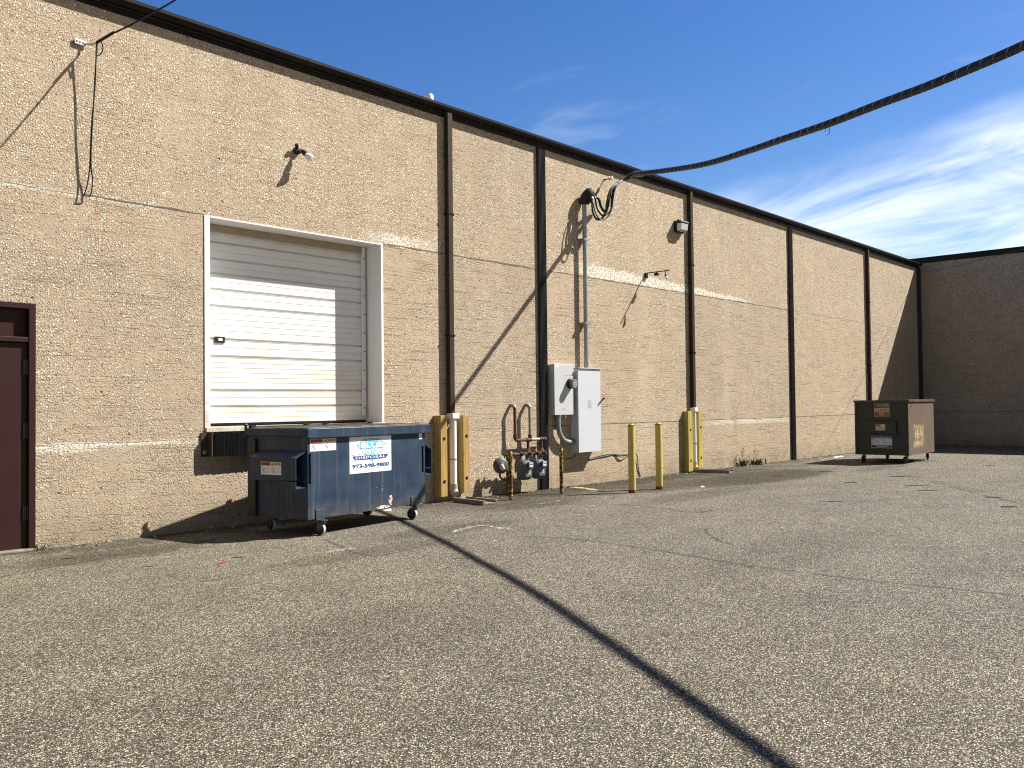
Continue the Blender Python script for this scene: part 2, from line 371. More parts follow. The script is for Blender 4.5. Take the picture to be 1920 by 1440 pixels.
def rust_panel():
    k = NT('sun_bleached_rusty_panel'); P = k.coord(); X, Y, Z = k.sep(P)
    c = k.mix(k.mr(k.noise(P, 3, 7, .7), .3, .7), (.078, .056, .034), (.135, .100, .062))
    c = k.mix(k.math('MULTIPLY', k.mr(k.noise(P, 2.1, 6, .7), .50, .62), .6), c, (.10, .052, .040))
    dx = k.math('DIVIDE', k.math('SUBTRACT', X, .90), .56); dz = k.math('DIVIDE', k.math('SUBTRACT', Z, .72), .36)
    q = k.math('MAXIMUM', k.math('ABSOLUTE', dx), k.math('ABSOLUTE', dz))
    q = k.math('ADD', q, k.math('MULTIPLY', k.math('SUBTRACT', k.noise(P, 3.4, 6, .7), .5), 1.4))
    gold = k.math('MULTIPLY', k.mr(q, .90, .70), k.mr(k.noise(P, 7, 6, .78), .45, .53))
    c = k.mix(gold, c, k.mix(k.noise(P, 30, 4), (.22, .14, .05), (.58, .44, .24)))
    low = k.math('MULTIPLY', k.mr(Z, .45, .30), .7)
    c = k.mix(low, c, (.13, .07, .06))
    k.bsdf(c, .7, 0, k.bump(k.noise(P, 8, 4), .4, .012)); return k.m
M_RUSTPANEL = rust_panel()

def rubber_lam():
    k = NT('laminated_rubber'); P = k.coord()
    w = k.noise(k.scale(P, (46, 2, 1.5)), 1.0, 5, .6)
    sp = k.noise(P, 55, 6, .8)
    c = k.mix(k.mr(w, .4, .65), (.0025, .0025, .003), (.007, .007, .0075))
    c = k.mix(k.math('MULTIPLY', k.mr(sp, .60, .68), k.mr(w, .45, .6)), c, (.05, .046, .04))
    k.bsdf(c, .9, 0, k.bump(w, .9, .02), spec=.08); return k.m
M_LAM = rubber_lam()

def overlay(name, col, thr=(.42, .55), scale=14, strength=1.0, col2=None):
    """worn paint or crack filling lying on the asphalt: its own shape, broken up by wear"""
    k = NT(name); P = k.coord()
    a = k.mr(k.noise(P, scale, 7, .72), thr[0], thr[1])
    a = k.math('MULTIPLY', a, strength)
    c = k.mix(k.noise(P, 40, 3), tuple(x*.8 for x in col), col2 or tuple(min(1, x*1.15) for x in col))
    k.bsdf(c, .85, 0, alpha=a, spec=.2); return k.m
M_YMARK = overlay('worn_yellow_marking', (.62, .47, .12), (.40, .50), 9)
M_YMARK2 = overlay('faint_yellow_marking', (.50, .38, .12), (.50, .62), 10, .8)
M_WMARK = overlay('faded_white_marking', (.66, .64, .60), (.47, .62), 13, .8)
M_CRACK = overlay('filled_crack', (.050, .045, .040), (.38, .55), 5, .8)
M_SEAM = overlay('worn_seam', (.085, .077, .068), (.24, .54), 3.0, .45)
def leaf_mat(name, a, b):
    k = NT(name); P = k.coord()
    c = k.mix(k.noise(P, 18, 3), a, b)
    k.bsdf(c, .6, 0, spec=.3, **{'Subsurface Weight': 0.0}); return k.m
M_LEAF = leaf_mat('weed_leaf', (.035, .065, .015), (.13, .15, .045))
M_STALK = leaf_mat('dry_stalk', (.22, .16, .08), (.34, .27, .14))
M_TWIG = plain('dark_twig', (.055, .035, .028), .85)
M_REDSCRAP = plain('red_scrap', (.30, .015, .012), .6)
M_LITTER = plain('pale_litter', (.72, .70, .66), .7)

# sign colours
S_WHITE = painted('sign_white', (.80, .80, .79), .4, 0, .03, 3, .02, .12, (.62, .58, .5))
S_CYAN = plain('sign_cyan', (.20, .60, .72), .4); S_CYAN2 = plain('sign_pale_cyan', (.42, .75, .82), .4)
S_BLUE = plain('sign_blue', (.018, .07, .24), .4); S_NAVY = plain('sign_navy', (.02, .03, .16), .4)
S_TEAL = plain('sign_dark_teal', (.02, .10, .16), .4); S_LINE = plain('sign_light_line', (.50, .56, .66), .4)
S_OUT = plain('sign_outline_blue', (.07, .20, .42), .4); S_RED = plain('sign_red', (.52, .035, .03), .4); S_YEL = plain('sign_yellow', (.62, .52, .16), .4)
S_BLK = plain('sign_black', (.015, .015, .015), .5); S_GREY = plain('sign_grey', (.35, .35, .36), .5)
S_ORANGE = plain('sign_orange', (.70, .28, .06), .5)
S_OLD = painted('weathered_sign', (.50, .40, .28), .6, 0, .2, 12, .1, .5, (.24, .12, .07), .25)
S_OLDRED = painted('weathered_sign_red', (.26, .075, .045), .6, 0, .3, 14, .1, .4, (.3, .2, .13))

# ------------------------------------------------------------------ object helpers
XF = {}
def tag(o, label=None, cat=None, group=None, kind=None):
    if label: o['label'] = label
    if cat: o['category'] = cat
    if group: o['group'] = group
    if kind: o['kind'] = kind
    return o
def empty(name, loc, rz=0.0, label=None, cat=None, group=None, kind=None):
    o = bpy.data.objects.new(name, None); COL.objects.link(o)
    o.location = loc; o.rotation_euler = (0, 0, rz); o.empty_display_size = .2
    XF[o.name] = Matrix.Translation(Vector(loc)) @ Matrix.Rotation(rz, 4, 'Z')
    return tag(o, label, cat, group, kind)
def children(o): return [c for c in bpy.data.objects if c.parent == o]
def copy_tree(o, parent=None):
    c = o.copy(); COL.objects.link(c)
    if parent: c.parent = parent
    for ch in children(o): copy_tree(ch, c)
    return c

class MB:
    def __init__(s): s.v, s.f, s.m = [], [], []
    def add(s, vs, fs, mi=0):
        b = len(s.v); s.v += [Vector(p) for p in vs]
        s.f += [tuple(i+b for i in f) for f in fs]; s.m += [mi]*len(fs); return s
    def box(s, a, b, mi=0, M=None):
        x0, y0, z0 = a; x1, y1, z1 = b
        vs = [Vector(p) for p in ((x0,y0,z0),(x1,y0,z0),(x1,y1,z0),(x0,y1,z0),(x0,y0,z1),(x1,y0,z1),(x1,y1,z1),(x0,y1,z1))]
        if M: vs = [M @ p for p in vs]
        return s.add(vs, [(0,3,2,1),(4,5,6,7),(0,1,5,4),(1,2,6,5),(2,3,7,6),(3,0,4,7)], mi)
    def quad(s, *p, mi=0): return s.add(p, [tuple(range(len(p)))], mi)
    def prism(s, poly, d, mi=0):
        """poly: 3d loop, d: extrusion vector"""
        n = len(poly); d = Vector(d); vs = [Vector(p) for p in poly]; vs += [p+d for p in vs]
        fs = [tuple(range(n-1, -1, -1)), tuple(range(n, 2*n))] + [(i, (i+1) % n, n+(i+1) % n, n+i) for i in range(n)]
        return s.add(vs, fs, mi)
    def tube(s, pts, r, n=10, mi=0, caps=True):
        pts = [Vector(p) for p in pts]; N = len(pts)
        rs = r if isinstance(r, (list, tuple)) else [r]*N
        t0 = (pts[1]-pts[0]).normalized()
        up = Vector((0, 0, 1)) if abs(t0.z) < .9 else Vector((1, 0, 0))
        a = t0.cross(up).normalized(); vs = []; fs = []
        for i, p in enumerate(pts):
            if i == 0: t = pts[1]-pts[0]
            elif i == N-1: t = pts[-1]-pts[-2]
            else: t = (pts[i+1]-p).normalized() + (p-pts[i-1]).normalized()
            t.normalize(); a = (a - t*a.dot(t)).normalized(); b = t.cross(a)
            for j in range(n):
                q = 2*math.pi*j/n; vs.append(p + (a*math.cos(q) + b*math.sin(q))*rs[i])
        for i in range(N-1):
            for j in range(n):
                fs.append((i*n+j, i*n+(j+1) % n, (i+1)*n+(j+1) % n, (i+1)*n+j))
        if caps: fs += [tuple(range(n-1, -1, -1)), tuple((N-1)*n+j for j in range(n))]
        return s.add(vs, fs, mi)
    def cyl(s, a, b, r, n=20, mi=0): return s.tube([a, b], r, n, mi)
    def lathe(s, p, d, prof, n=24, mi=0):
        """prof: (distance along d, radius)"""
        p = Vector(p); d = Vector(d).normalized()
        pts = [p + d*h for h, _ in prof]
        up = Vector((0, 0, 1)) if abs(d.z) < .9 else Vector((1, 0, 0))
        a = d.cross(up).normalized(); b = d.cross(a); vs = []; fs = []; N = len(prof)
        for (h, r) in prof:
            for j in range(n):
                q = 2*math.pi*j/n; vs.append(p + d*h + (a*math.cos(q)+b*math.sin(q))*max(r, 1e-4))
        for i in range(N-1):
            for j in range(n): fs.append((i*n+j, i*n+(j+1) % n, (i+1)*n+(j+1) % n, (i+1)*n+j))
        fs += [tuple(range(n-1, -1, -1)), tuple((N-1)*n+j for j in range(n))]
        return s.add(vs, fs, mi)
    def build(s, name, mats, parent=None, bevel=0.0, smooth=35, local=False, origin=None, fix=True, seg=2):
        if not isinstance(mats, (list, tuple)): mats = [mats]
        vs = s.v; loc = Vector((0, 0, 0))
        if parent is not None:
            root = parent
            while root.parent is not None: root = root.parent
            if not local:
                inv = XF[root.name].inverted(); vs = [inv @ p for p in vs]
        else:
            if origin is None:
                xs = [p.x for p in vs]; ys = [p.y for p in vs]; zs = [p.z for p in vs]
                loc = Vector(((min(xs)+max(xs))/2, (min(ys)+max(ys))/2, min(zs)))
            else: loc = Vector(origin)
            vs = [p-loc for p in vs]
        me = bpy.data.meshes.new(name); me.from_pydata([tuple(p) for p in vs], [], s.f)
        for m in mats: me.materials.append(m)
        me.polygons.foreach_set('material_index', s.m)
        if fix:
            bm = bmesh.new(); bm.from_mesh(me); bmesh.ops.recalc_face_normals(bm, faces=bm.faces); bm.to_mesh(me); bm.free()
        o = bpy.data.objects.new(name, me); COL.objects.link(o); o.location = loc
        XF[o.name] = Matrix.Translation(loc)
        if parent is not None: o.parent = parent
        if smooth:
            me.polygons.foreach_set('use_smooth', [True]*len(me.polygons))
            me.set_sharp_from_angle(angle=R_(smooth))
        if bevel:
            b = o.modifiers.new('edge', 'BEVEL'); b.width = bevel; b.segments = seg; b.limit_method = 'ANGLE'; b.angle_limit = R_(40)
        me.update(); return o

def arc(c, a, b, r, t0, t1, n=8):
    c, a, b = Vector(c), Vector(a), Vector(b)
    return [c + (a*math.cos(t0+(t1-t0)*i/n) + b*math.sin(t0+(t1-t0)*i/n))*r for i in range(n+1)]
def spline(pts, n=8):
    pts = [Vector(p) for p in pts]; P = [pts[0]*2-pts[1]] + pts + [pts[-1]*2-pts[-2]]; out = []
    for i in range(1, len(P)-2):
        p0, p1, p2, p3 = P[i-1:i+3]
        for j in range(n):
            t = j/n
            out.append(.5*((2*p1) + (p2-p0)*t + (2*p0-5*p1+4*p2-p3)*t*t + (3*p1-p0-3*p2+p3)*t**3))
    return out + [pts[-1]]

def text_polys(s, bold=0.0, shear=0.0, space=1.0):
    cu = bpy.data.curves.new('t', 'FONT'); cu.body = s; cu.offset = bold; cu.shear = shear; cu.space_character = space
    cu.resolution_u = 3; cu.fill_mode = 'FRONT'
    ob = bpy.data.objects.new('t', cu); COL.objects.link(ob)
    dg = bpy.context.evaluated_depsgraph_get()
    me = bpy.data.meshes.new_from_object(ob.evaluated_get(dg))
    vs = [(v.co.x, v.co.y) for v in me.vertices]; fs = [tuple(p.vertices) for p in me.polygons]
    bpy.data.objects.remove(ob); bpy.data.curves.remove(cu); bpy.data.meshes.remove(me)
    return vs, fs

class Sheet:
    """a flat printed sheet: layers of coloured shapes .5 mm apart on a thin plate"""
    def __init__(s, O, U, V, N, w, h, th=.002, back=0):
        s.O, s.U, s.V, s.N = Vector(O), Vector(U), Vector(V), Vector(N); s.w, s.h = w, h
        s.mb = MB(); s.mats = []; s.lay = 1; s.th = th
        s.poly3 = lambda u, v, l: s.O + s.U*(u*w) + s.V*(v*h) + s.N*(th + l*.0006)
        p = [s.O + s.U*(a*w) + s.V*(b*h) for a, b in ((0,0),(1,0),(1,1),(0,1))]
        s.base = p
    def mi(s, m):
        if m not in s.mats: s.mats.append(m)
        return s.mats.index(m)
    def plate(s, m): s.mb.prism(s.base, s.N*s.th, s.mi(m)); return s
    def poly(s, pts, m, lay=1):
        s.mb.add([s.poly3(u, v, lay) for u, v in pts], [tuple(range(len(pts)))], s.mi(m)); return s
    def rect(s, a, b, c, d, m, lay=1): return s.poly([(a,b),(c,b),(c,d),(a,d)], m, lay)
    def line(s, p, q, t, m, lay=2):
        a = Vector((p[0]*s.w, p[1]*s.h)); b = Vector((q[0]*s.w, q[1]*s.h)); d = (b-a).normalized(); n = Vector((-d.y, d.x))*t/2
        return s.poly([((x.x)/s.w, x.y/s.h) for x in (a-n, b-n, b+n, a+n)], m, lay)
    def loop(s, pts, t, m, lay=2):
        for i in range(len(pts)): s.line(pts[i], pts[(i+1) % len(pts)], t, m, lay)
        return s
    def text(s, st, a, b, c, d, m, lay=3, bold=.01, shear=0.0, space=1.0, grow=0.0):
        vs, fs = text_polys(st, bold, shear, space)
        x0 = min(v[0] for v in vs); x1 = max(v[0] for v in vs); y0 = min(v[1] for v in vs); y1 = max(v[1] for v in vs)
        a, b, c, d = a-grow/s.w, b-grow/s.h, c+grow/s.w, d+grow/s.h
        s.mb.add([s.poly3(a+(c-a)*(x-x0)/(x1-x0), b+(d-b)*(y-y0)/(y1-y0), lay) for x, y in vs], fs, s.mi(m)); return s
    def dashes(s, a, b, c, d, rows, m, lay=2, seed=1):
        r = random.Random(seed)
        for i in range(rows):
            y0 = b + (d-b)*(i+.2)/rows; y1 = b + (d-b)*(i+.7)/rows; x = a
            while x < c-.01:
                L = min(c-x, (c-a)*r.uniform(.12, .3)); s.rect(x, y0, x+L*.86, y1, m, lay); x += L
        return s
    def build(s, name, parent, local=True): return s.mb.build(name, s.mats, parent, smooth=0, local=local, fix=False)

# ================================================================== GROUND
g = MB(); XS = [-400, -20, 0, 12, 30, 60, 400]; YS = [-400, -40, -16, -8, -3, 0, 40, 400]
for i in range(len(XS)-1):
    for j in range(len(YS)-1):
        g.quad((XS[i],YS[j],0),(XS[i+1],YS[j],0),(XS[i+1],YS[j+1],0),(XS[i],YS[j+1],0))
ground = g.build('ground', M_GROUND, origin=(0, 0, 0), smooth=0)
tag(ground, 'grey chip sealed asphalt yard in front of the warehouse', kind='structure')

def ribbon(name, pts, w, mat, z=.004, jit=.5, seed=3, n=7):
    r = random.Random(seed); P = spline([(p.x, p.y, z) for p in pts], n); m = MB(); L = []; Rr = []
    for i, p in enumerate(P):
        t = (P[min(i+1, len(P)-1)] - P[max(i-1, 0)]); t.z = 0; t.normalize(); nn = Vector((-t.y, t.x, 0))
        ww = w*.5*(1 + r.uniform(-jit, jit)); off = nn*(r.uniform(-1, 1)*w*.35*jit)
        if i in (0, len(P)-1): ww *= .2
        L.append(p+nn*ww+off); Rr.append(p-nn*ww+off)
    N = len(P); m.add(L+Rr, [(i, i+1, N+i+1, N+i) for i in range(N-1)])
    o = m.build(name, mat, ground, smooth=0); return o
def blotch(name, c, rx, ry, mat, rot=0.0, seed=1, z=.004):
    r = random.Random(seed); pts = []
    for i in range(40):
        q = 2*math.pi*i/40; k = 1 + r.uniform(-.22, .22)
        x, y = math.cos(q)*rx*k, math.sin(q)*ry*k
        pts.append((c.x + x*math.cos(rot)-y*math.sin(rot), c.y + x*math.sin(rot)+y*math.cos(rot), z))
    m = MB(); m.quad(*pts); return m.build(name, mat, ground, smooth=0)

ribbon('painted_line', [G(1070,914), G(1096,915.5), G(1120,919)], .13, M_YMARK, seed=5)
ribbon('painted_line', [G(1118,918), G(1150,921), G(1170,924)], .07, M_YMARK2, seed=6)
ribbon('painted_line', [G(1008,945), G(1030,941), G(1052,939)], .13, M_YMARK2, seed=7)
ribbon('painted_line', [G(925,955), G(945,952.5), G(962,951.5)], .10, M_YMARK2, seed=8)
ribbon('chalk_mark', [G(846,999), G(872,991), G(905,985.5), G(940,990), G(968,994)], .10, M_WMARK, seed=9)
ribbon('chalk_mark', [G(613,1036), G(640,1031), G(668,1028)], .09, M_WMARK, seed=10)
ribbon('chalk_mark', [G(300,1047), G(322,1043)], .05, M_WMARK, seed=11)
ribbon('seam', [G(960,1006), G(1045,1008), G(1130,1017), G(1250,1035), G(1400,1060), G(1600,1085), G(1800,1106), G(2100,1135)], .06, M_SEAM, seed=12, jit=.7)
ribbon('crack', [G(1322,992), G(1330,1003), G(1348,1014), G(1374,1022)], .05, M_SEAM, seed=13, jit=.8)
ribbon('crack', [G(1738,903), G(1790,914), G(1850,930), G(1940,950)], .07, M_SEAM, seed=14, jit=.8)
ribbon('crack', [G(612,1012), G(660,1034), G(706,1042), G(770,1030), G(830,1012)], .035, M_SEAM, seed=15, jit=.8)
ribbon('crack', [G(240,1112), G(420,1085), G(560,1062), G(680,1044)], .028, M_SEAM, seed=16, jit=.9)
ribbon('crack', [G(1050,945), G(1160,946), G(1240,953), G(1300,962), G(1345,955)], .06, M_SEAM, seed=17, jit=.8)
ribbon('crack', [G(-40,1090), G(120,1060), G(300,1030), G(420,1026)], .04, M_SEAM, seed=18, jit=.8)

# ================================================================== WAREHOUSE
WX0, WX1, WTOP = -16.0, 36.2, 6.86
DX0, DX1, DZ0, DZ1, REC = 6.36, 9.48, 1.405, 4.335, .39
EX0, EX1, EZ1, EREC = 3.02, 4.13, 2.93, .10
wh = empty('warehouse', (18, 0, 0), 0, 'long tan exposed aggregate warehouse with a brown gutter and white dock door', 'building')

def wall_grid(m, xs, zs, holes, y=0.0):
    for i in range(len(xs)-1):
        for j in range(len(zs)-1):
            cx, cz = (xs[i]+xs[i+1])/2, (zs[j]+zs[j+1])/2
            if any(h[0] < cx < h[1] and h[2] < cz < h[3] for h in holes): continue
            m.quad((xs[i],y,zs[j]),(xs[i+1],y,zs[j]),(xs[i+1],y,zs[j+1]),(xs[i],y,zs[j+1]))
w = MB()
wall_grid(w, [WX0, EX0, EX1, DX0, DX1, WX1], [-.2, 0, DZ0, EZ1, DZ1, WTOP], [(EX0, EX1, -.2, EZ1), (DX0, DX1, DZ0, DZ1)])
def reveal(m, x0, x1, z0, z1, d, y=0.0):
    m.quad((x0,y,z0),(x0,y+d,z0),(x0,y+d,z1),(x0,y,z1)); m.quad((x1,y,z0),(x1,y,z1),(x1,y+d,z1),(x1,y+d,z0))
    m.quad((x0,y,z1),(x0,y+d,z1),(x1,y+d,z1),(x1,y,z1)); m.quad((x0,y,z0),(x1,y,z0),(x1,y+d,z0),(x0,y+d,z0))
reveal(w, DX0, DX1, DZ0, DZ1, .6); reveal(w, EX0, EX1, -.2, EZ1, .5)
w.quad((DX0,.6,DZ0),(DX1,.6,DZ0),(DX1,.6,DZ1),(DX0,.6,DZ1)); w.quad((EX0,.5,-.2),(EX1,.5,-.2),(EX1,.5,EZ1),(EX0,.5,EZ1))
w.quad((WX0,0,-.2),(WX0,26,-.2),(WX0,26,WTOP),(WX0,0,WTOP)); w.quad((WX0,26,-.2),(WX1,26,-.2),(WX1,26,WTOP),(WX0,26,WTOP))
w.build('wall', M_WALL, wh, smooth=0, fix=False)
MB().box((WX0-.05, -.02, WTOP+.003), (WX1, 26.1, WTOP+.11)).build('roof', M_ROOF, wh)

# joints between the cast panels: thin dark sealant lines standing 2 mm proud, broken up
def joint(name, x0, x1, z, th, seed, mat):
    r = random.Random(seed); m = MB(); x = x0; xs = []
    while x < x1: xs.append((x, th*r.uniform(.25, 1.15), r.uniform(-.006, .006))); x += r.uniform(.10, .4)
    xs.append((x1, th*.3, 0)); vs = []; fs = []
    for (x, t, dz) in xs: vs += [(x, -.003, z+dz-t/2), (x, -.003, z+dz+t/2)]
    for i in range(len(xs)-1): fs.append((2*i, 2*i+2, 2*i+3, 2*i+1))
    m.add(vs, fs); return m.build(name, mat, wh, smooth=0)
M_JOINT = painted('joint_sealant', (.13, .10, .075), .9, 0, .4, 9, .4, .4, (.3, .24, .18))
M_JOINTL = painted('pale_joint_sealant', (.42, .35, .27), .9, 0, .3, 9, .4, .4, (.2, .15, .11))
joint('panel_joint', -6, 4.7, 4.35, .016, 1, M_JOINTL); joint('panel_joint', 4.7, DX0-.02, 4.352, .024, 2, M_JOINT)
joint('panel_joint', DX1+.06, 13.4, 4.35, .030, 3, M_JOINT); joint('panel_joint', 13.75, 19.1, 4.352, .020, 4, M_JOINT)
joint('panel_joint', 19.3, 24.75, 4.352, .022, 5, M_JOINT); joint('panel_joint', 25.0, 35.9, 4.352, .018, 6, M_JOINTL)
joint('panel_joint', 4.16, 6.2, 1.246, .012, 7, M_JOINTL); joint('panel_joint', DX1+.1, 13.4, 1.25, .012, 8, M_JOINTL)
joint('panel_joint', 13.75, 24.75, 1.25, .018, 9, M_JOINT); joint('panel_joint', 25.0, 35.9, 1.25, .016, 10, M_JOINT)

# gutter, fascia, roof edge
f = MB().box((WX0, -.016, 6.775), (WX1, -.001, 6.855)); f.build('fascia', M_BROWN, wh)
gu = MB()
prof = [(-.018,6.862),(-.100,6.862),(-.125,6.882),(-.128,6.905),(-.146,6.918),(-.146,6.950),(-.128,6.956),(-.128,6.972),(-.110,6.972),(-.110,6.890),(-.034,6.890),(-.034,6.985),(-.018,6.985)]
gx = [WX0, -4, 8.0, 16.4, 26.5, WX1-.03]
for a, b in zip(gx[:-1], gx[1:]): gu.prism([(a+.002, y, z) for y, z in prof], (b-a-.004, 0, 0))
for x in gx[1:-1]: gu.prism([(x-.04, y*1.02-.002, z+(.002 if z > 6.95 else -.003)) for y, z in prof[:9]], (.08, 0, 0))
gutter = gu.build('gutter', M_BROWN, wh, smooth=0)
MB().box((WX0, -.034+.001, 6.988), (WX1-.03, .06, 7.003)).build('roof_edge', M_EDGE, wh)

# downspouts (brown, rectangular) and steel columns (dark, grooved)
def downspout(x, z0):
    m = MB().box((x-.062, -.108, z0), (x+.056, -.012, 6.87))
    o = m.build('downspout', M_SPOUT, wh, bevel=.010)
    for zs in (5.05, 2.9):
        s = MB().box((x-.075, -.112, zs-.018), (x+.075, -.004, zs+.018)); s.build('strap', M_BROWN, o)
    return o
downspout(10.985, 1.50); downspout(19.19, 1.45); downspout(30.76, .06)
def column(x0, x1, d=.055):
    m = MB(); wd = (x1-x0); n = 6; pr = [(x0, -.002), (x0, -d)]
    for i in range(n):
        a = x0 + wd*(i+.5)/n - wd*.035; b = a + wd*.07
        pr += [(a-.006, -d), (a, -d+.012), (b, -d+.012), (b+.006, -d)]
    pr += [(x1, -d), (x1, -.002)]
    m.prism([(x, y, .0) for x, y in pr], (0, 0, 6.774)); return m.build('steel_column', M_SLATE, wh, smooth=0)
column(13.45, 13.665); column(24.71, 24.93); column(35.93, 36.16, .09)
# ---- entry door (maroon brown), runs out of the frame on the left
ed = MB()
for a, b in (((EX1-.065, -.012, 0.0), (EX1+.012, .10, EZ1+.012)), ((EX0-.012, -.012, 0.0), (EX0+.065, .10, EZ1+.012))): ed.box(a, b)
ed.box((EX0+.066, -.012, EZ1-.055), (EX1-.066, .10, EZ1+.012)); ed.box((EX0+.066, -.004, 2.475), (EX1-.066, .10, 2.535))
door = ed.build('entry_door', M_DOORBROWN, wh, bevel=.004)
MB().box((EX0+.067, .08, 2.536), (EX1-.067, .12, EZ1-.056)).build('transom_panel', M_DOORBROWN, door)
MB().box((EX0+.07, .035, .03), (EX1-.072, .085, 2.468)).build('door_leaf', M_DOORBROWN, door, bevel=.004)
for z in (.45, 1.42, 2.18):
    h = MB().box((EX1-.115, .018, z-.09), (EX1-.068, .034, z+.09)); h.cyl((EX1-.070, .014, z-.095), (EX1-.070, .014, z+.095), .010)
    h.build('hinge', M_BLACK, door)
MB().box((EX0, -.10, .0), (EX1, .1, .028)).build('threshold', painted('worn_threshold', (.20, .18, .16), .8, 0, .25, 9, .3, .5, (.10, .08, .07)), door, bevel=.006)

# ---- overhead dock door
zl = [4.066, 3.824, 3.613, 3.391, 3.151, 2.671, 2.423, 1.934, 1.695]
yp = REC
prof = [(1.452, yp)]
zc = 1.452
zs_deep = sorted(zl)
def ribs(z0, z1):
    n = max(1, round((z1-z0)/.078)); out = []
    for i in range(1, n):
        z = z0 + (z1-z0)*i/n
        out += [(z-.007, yp), (z-.002, yp+.008), (z+.002, yp+.008), (z+.007, yp)]
    return out
last = 1.452
for z in zs_deep + [4.30]:
    prof += ribs(last, z-.028)
    if z < 4.2: prof += [(z-.024, yp), (z-.022, yp-.004), (z-.016, yp-.004), (z-.016, yp+.034), (z+.016, yp+.034), (z+.0162, yp-.003), (z+.026, yp-.003), (z+.028, yp)]
    last = z+.03
prof += [(4.32, yp), (4.32, yp+.05), (1.452, yp+.05)]
dm = MB(); dm.prism([(DX0+.03, y, z) for z, y in prof], (DX1-DX0-.06, 0, 0))
dd = dm.build('overhead_door', M_DOOR, wh, smooth=0)
MB().box((DX0+.03, yp+.012, 1.422), (DX1-.03, yp+.045, 1.4515)).build('bottom_seal', M_BLACK, dd)
lp = MB().box((6.70, yp-.018, 2.612), (6.86, yp-.003, 2.702)); lp.box((6.755, yp-.022, 2.64), (6.82, yp-.0185, 2.675), 1)
lp.build('lock_plate', [M_BLACK, M_LAMPWHITE], dd, bevel=.004)
tr = MB().box((DX1-.115, yp-.045, 1.52), (DX1-.055, yp-.006, DZ1-.02))
for i in range(9): tr.cyl((DX1-.085, yp-.046, 1.65+i*.31), (DX1-.085, yp-.053, 1.65+i*.31), .011, 8, 1)
tr.build('track_seal', [M_FRAME, M_BLACK], dd)
tl = MB().box((DX0+.03, yp-.045, 1.45), (DX0+.085, yp-.006, DZ1-.02)); tl.build('track_seal', M_FRAME, dd)
hs = MB().box((DX0+.09, yp-.035, DZ1-.12), (DX1-.12, yp-.026, DZ1-.015)); hs.build('head_seal', painted('aged_vinyl', (.34, .27, .19), .7), dd)
fr = MB()
fr.box((DX0-.030, -.012, DZ0-.02), (DX0+.052, -.0025, DZ1+.010))           # left flange
fr.box((DX0+.0025, -.002, DZ0+.001), (DX0+.012, REC+.03, DZ1-.012))
fr.box((DX1-.012, -.002, DZ0+.001), (DX1-.0025, REC+.03, DZ1-.012))         # right lining
fr.box((DX1-.012, -.012, DZ0-.02), (DX1+.030, -.0025, DZ1+.010))
fr.box((DX0+.059, -.012, DZ1-.012), (DX1-.0125, -.0025, DZ1+.008))          # head flange
fr.box((DX0+.013, -.0015, DZ1-.011), (DX1-.0125, REC+.03, DZ1-.0025))       # head lining
fr.build('door_frame', M_FRAME, wh, smooth=0)
MB().box((DX0-.02, -.03, 1.335), (DX1+.04, .36, 1.4035)).build('door_sill', painted('chalky_sill', (.56, .53, .47), .9, 0, .2, 9, .4, .5, (.2, .17, .13)), wh, bevel=.006)

# ---- far building, in shade
fb = empty('far_building', (48, -8, 0), 0, 'shaded tan block building closing the yard beyond the green dumpster', 'building')
MB().box((36.203, -34, -.2), (62, 28, 6.975)).build('wall', M_WALLFAR, fb, smooth=0)
cp = MB().box((36.15, -34.05, 6.978), (62.05, 28.05, 7.15)); cp.box((36.12, -34.08, 7.151), (62.08, 28.08, 7.185)); cp.build('parapet_cap', M_BROWN, fb)
MB().box((36.197, -33.9, 1.247), (36.2025, -.1, 1.260)).build('panel_joint', M_JOINT, fb, smooth=0)
# roof vent peeping over the gutter
vt = W(804, 178, .9); vm = MB()
vm.lathe((vt.x, .9, 6.97), (0,0,1), [(0, .05), (vt.z-7.11, .05), (vt.z-7.10, .085), (vt.z-7.09, .09), (vt.z-6.99, .09), (vt.z-6.97, .08), (vt.z-6.965, .03)])
tag(vm.build('roof_vent', painted('vent_metal', (.62, .61, .60), .4, .3)), 'pale metal vent cap poking up above the roof edge', 'vent')

# ================================================================== DOCK BUMPER
bp = empty('dock_bumper', (6.75, 0, 1.0), 0, 'black laminated rubber dock bumper bolted under the white dock door', 'dock bumper')
b = MB()
for i in range(26): 
    x = 6.40+i*.0305; b.box((x, -.135-random.uniform(0, .004), 1.01+random.uniform(-.01, .008)), (x+.0285, -.004, 1.325+random.uniform(-.008, .004)))
b.build('rubber_laminations', M_LAM, bp, smooth=0)
e = MB(); e.box((6.365, -.125, 1.0), (6.3985, -.003, 1.33)); e.box((6.27, -.022, 1.0), (6.364, -.003, 1.33)); e.build('end_angle', painted('rusty_angle', (.035, .022, .02), .7, 0, .4, 14, .3, .4, (.12, .05, .03), .35), bp)
e = MB(); e.box((7.197, -.125, 1.0), (7.23, -.003, 1.33)); e.box((7.231, -.022, 1.0), (7.32, -.003, 1.33)); e.build('end_angle', M_BLACK, bp)
MB().lathe((6.31, -.023, 1.06), (0,-1,0), [(0, .028), (.012, .028), (.014, .018), (.03, .016)], 8).build('bolt', M_GALV, bp)

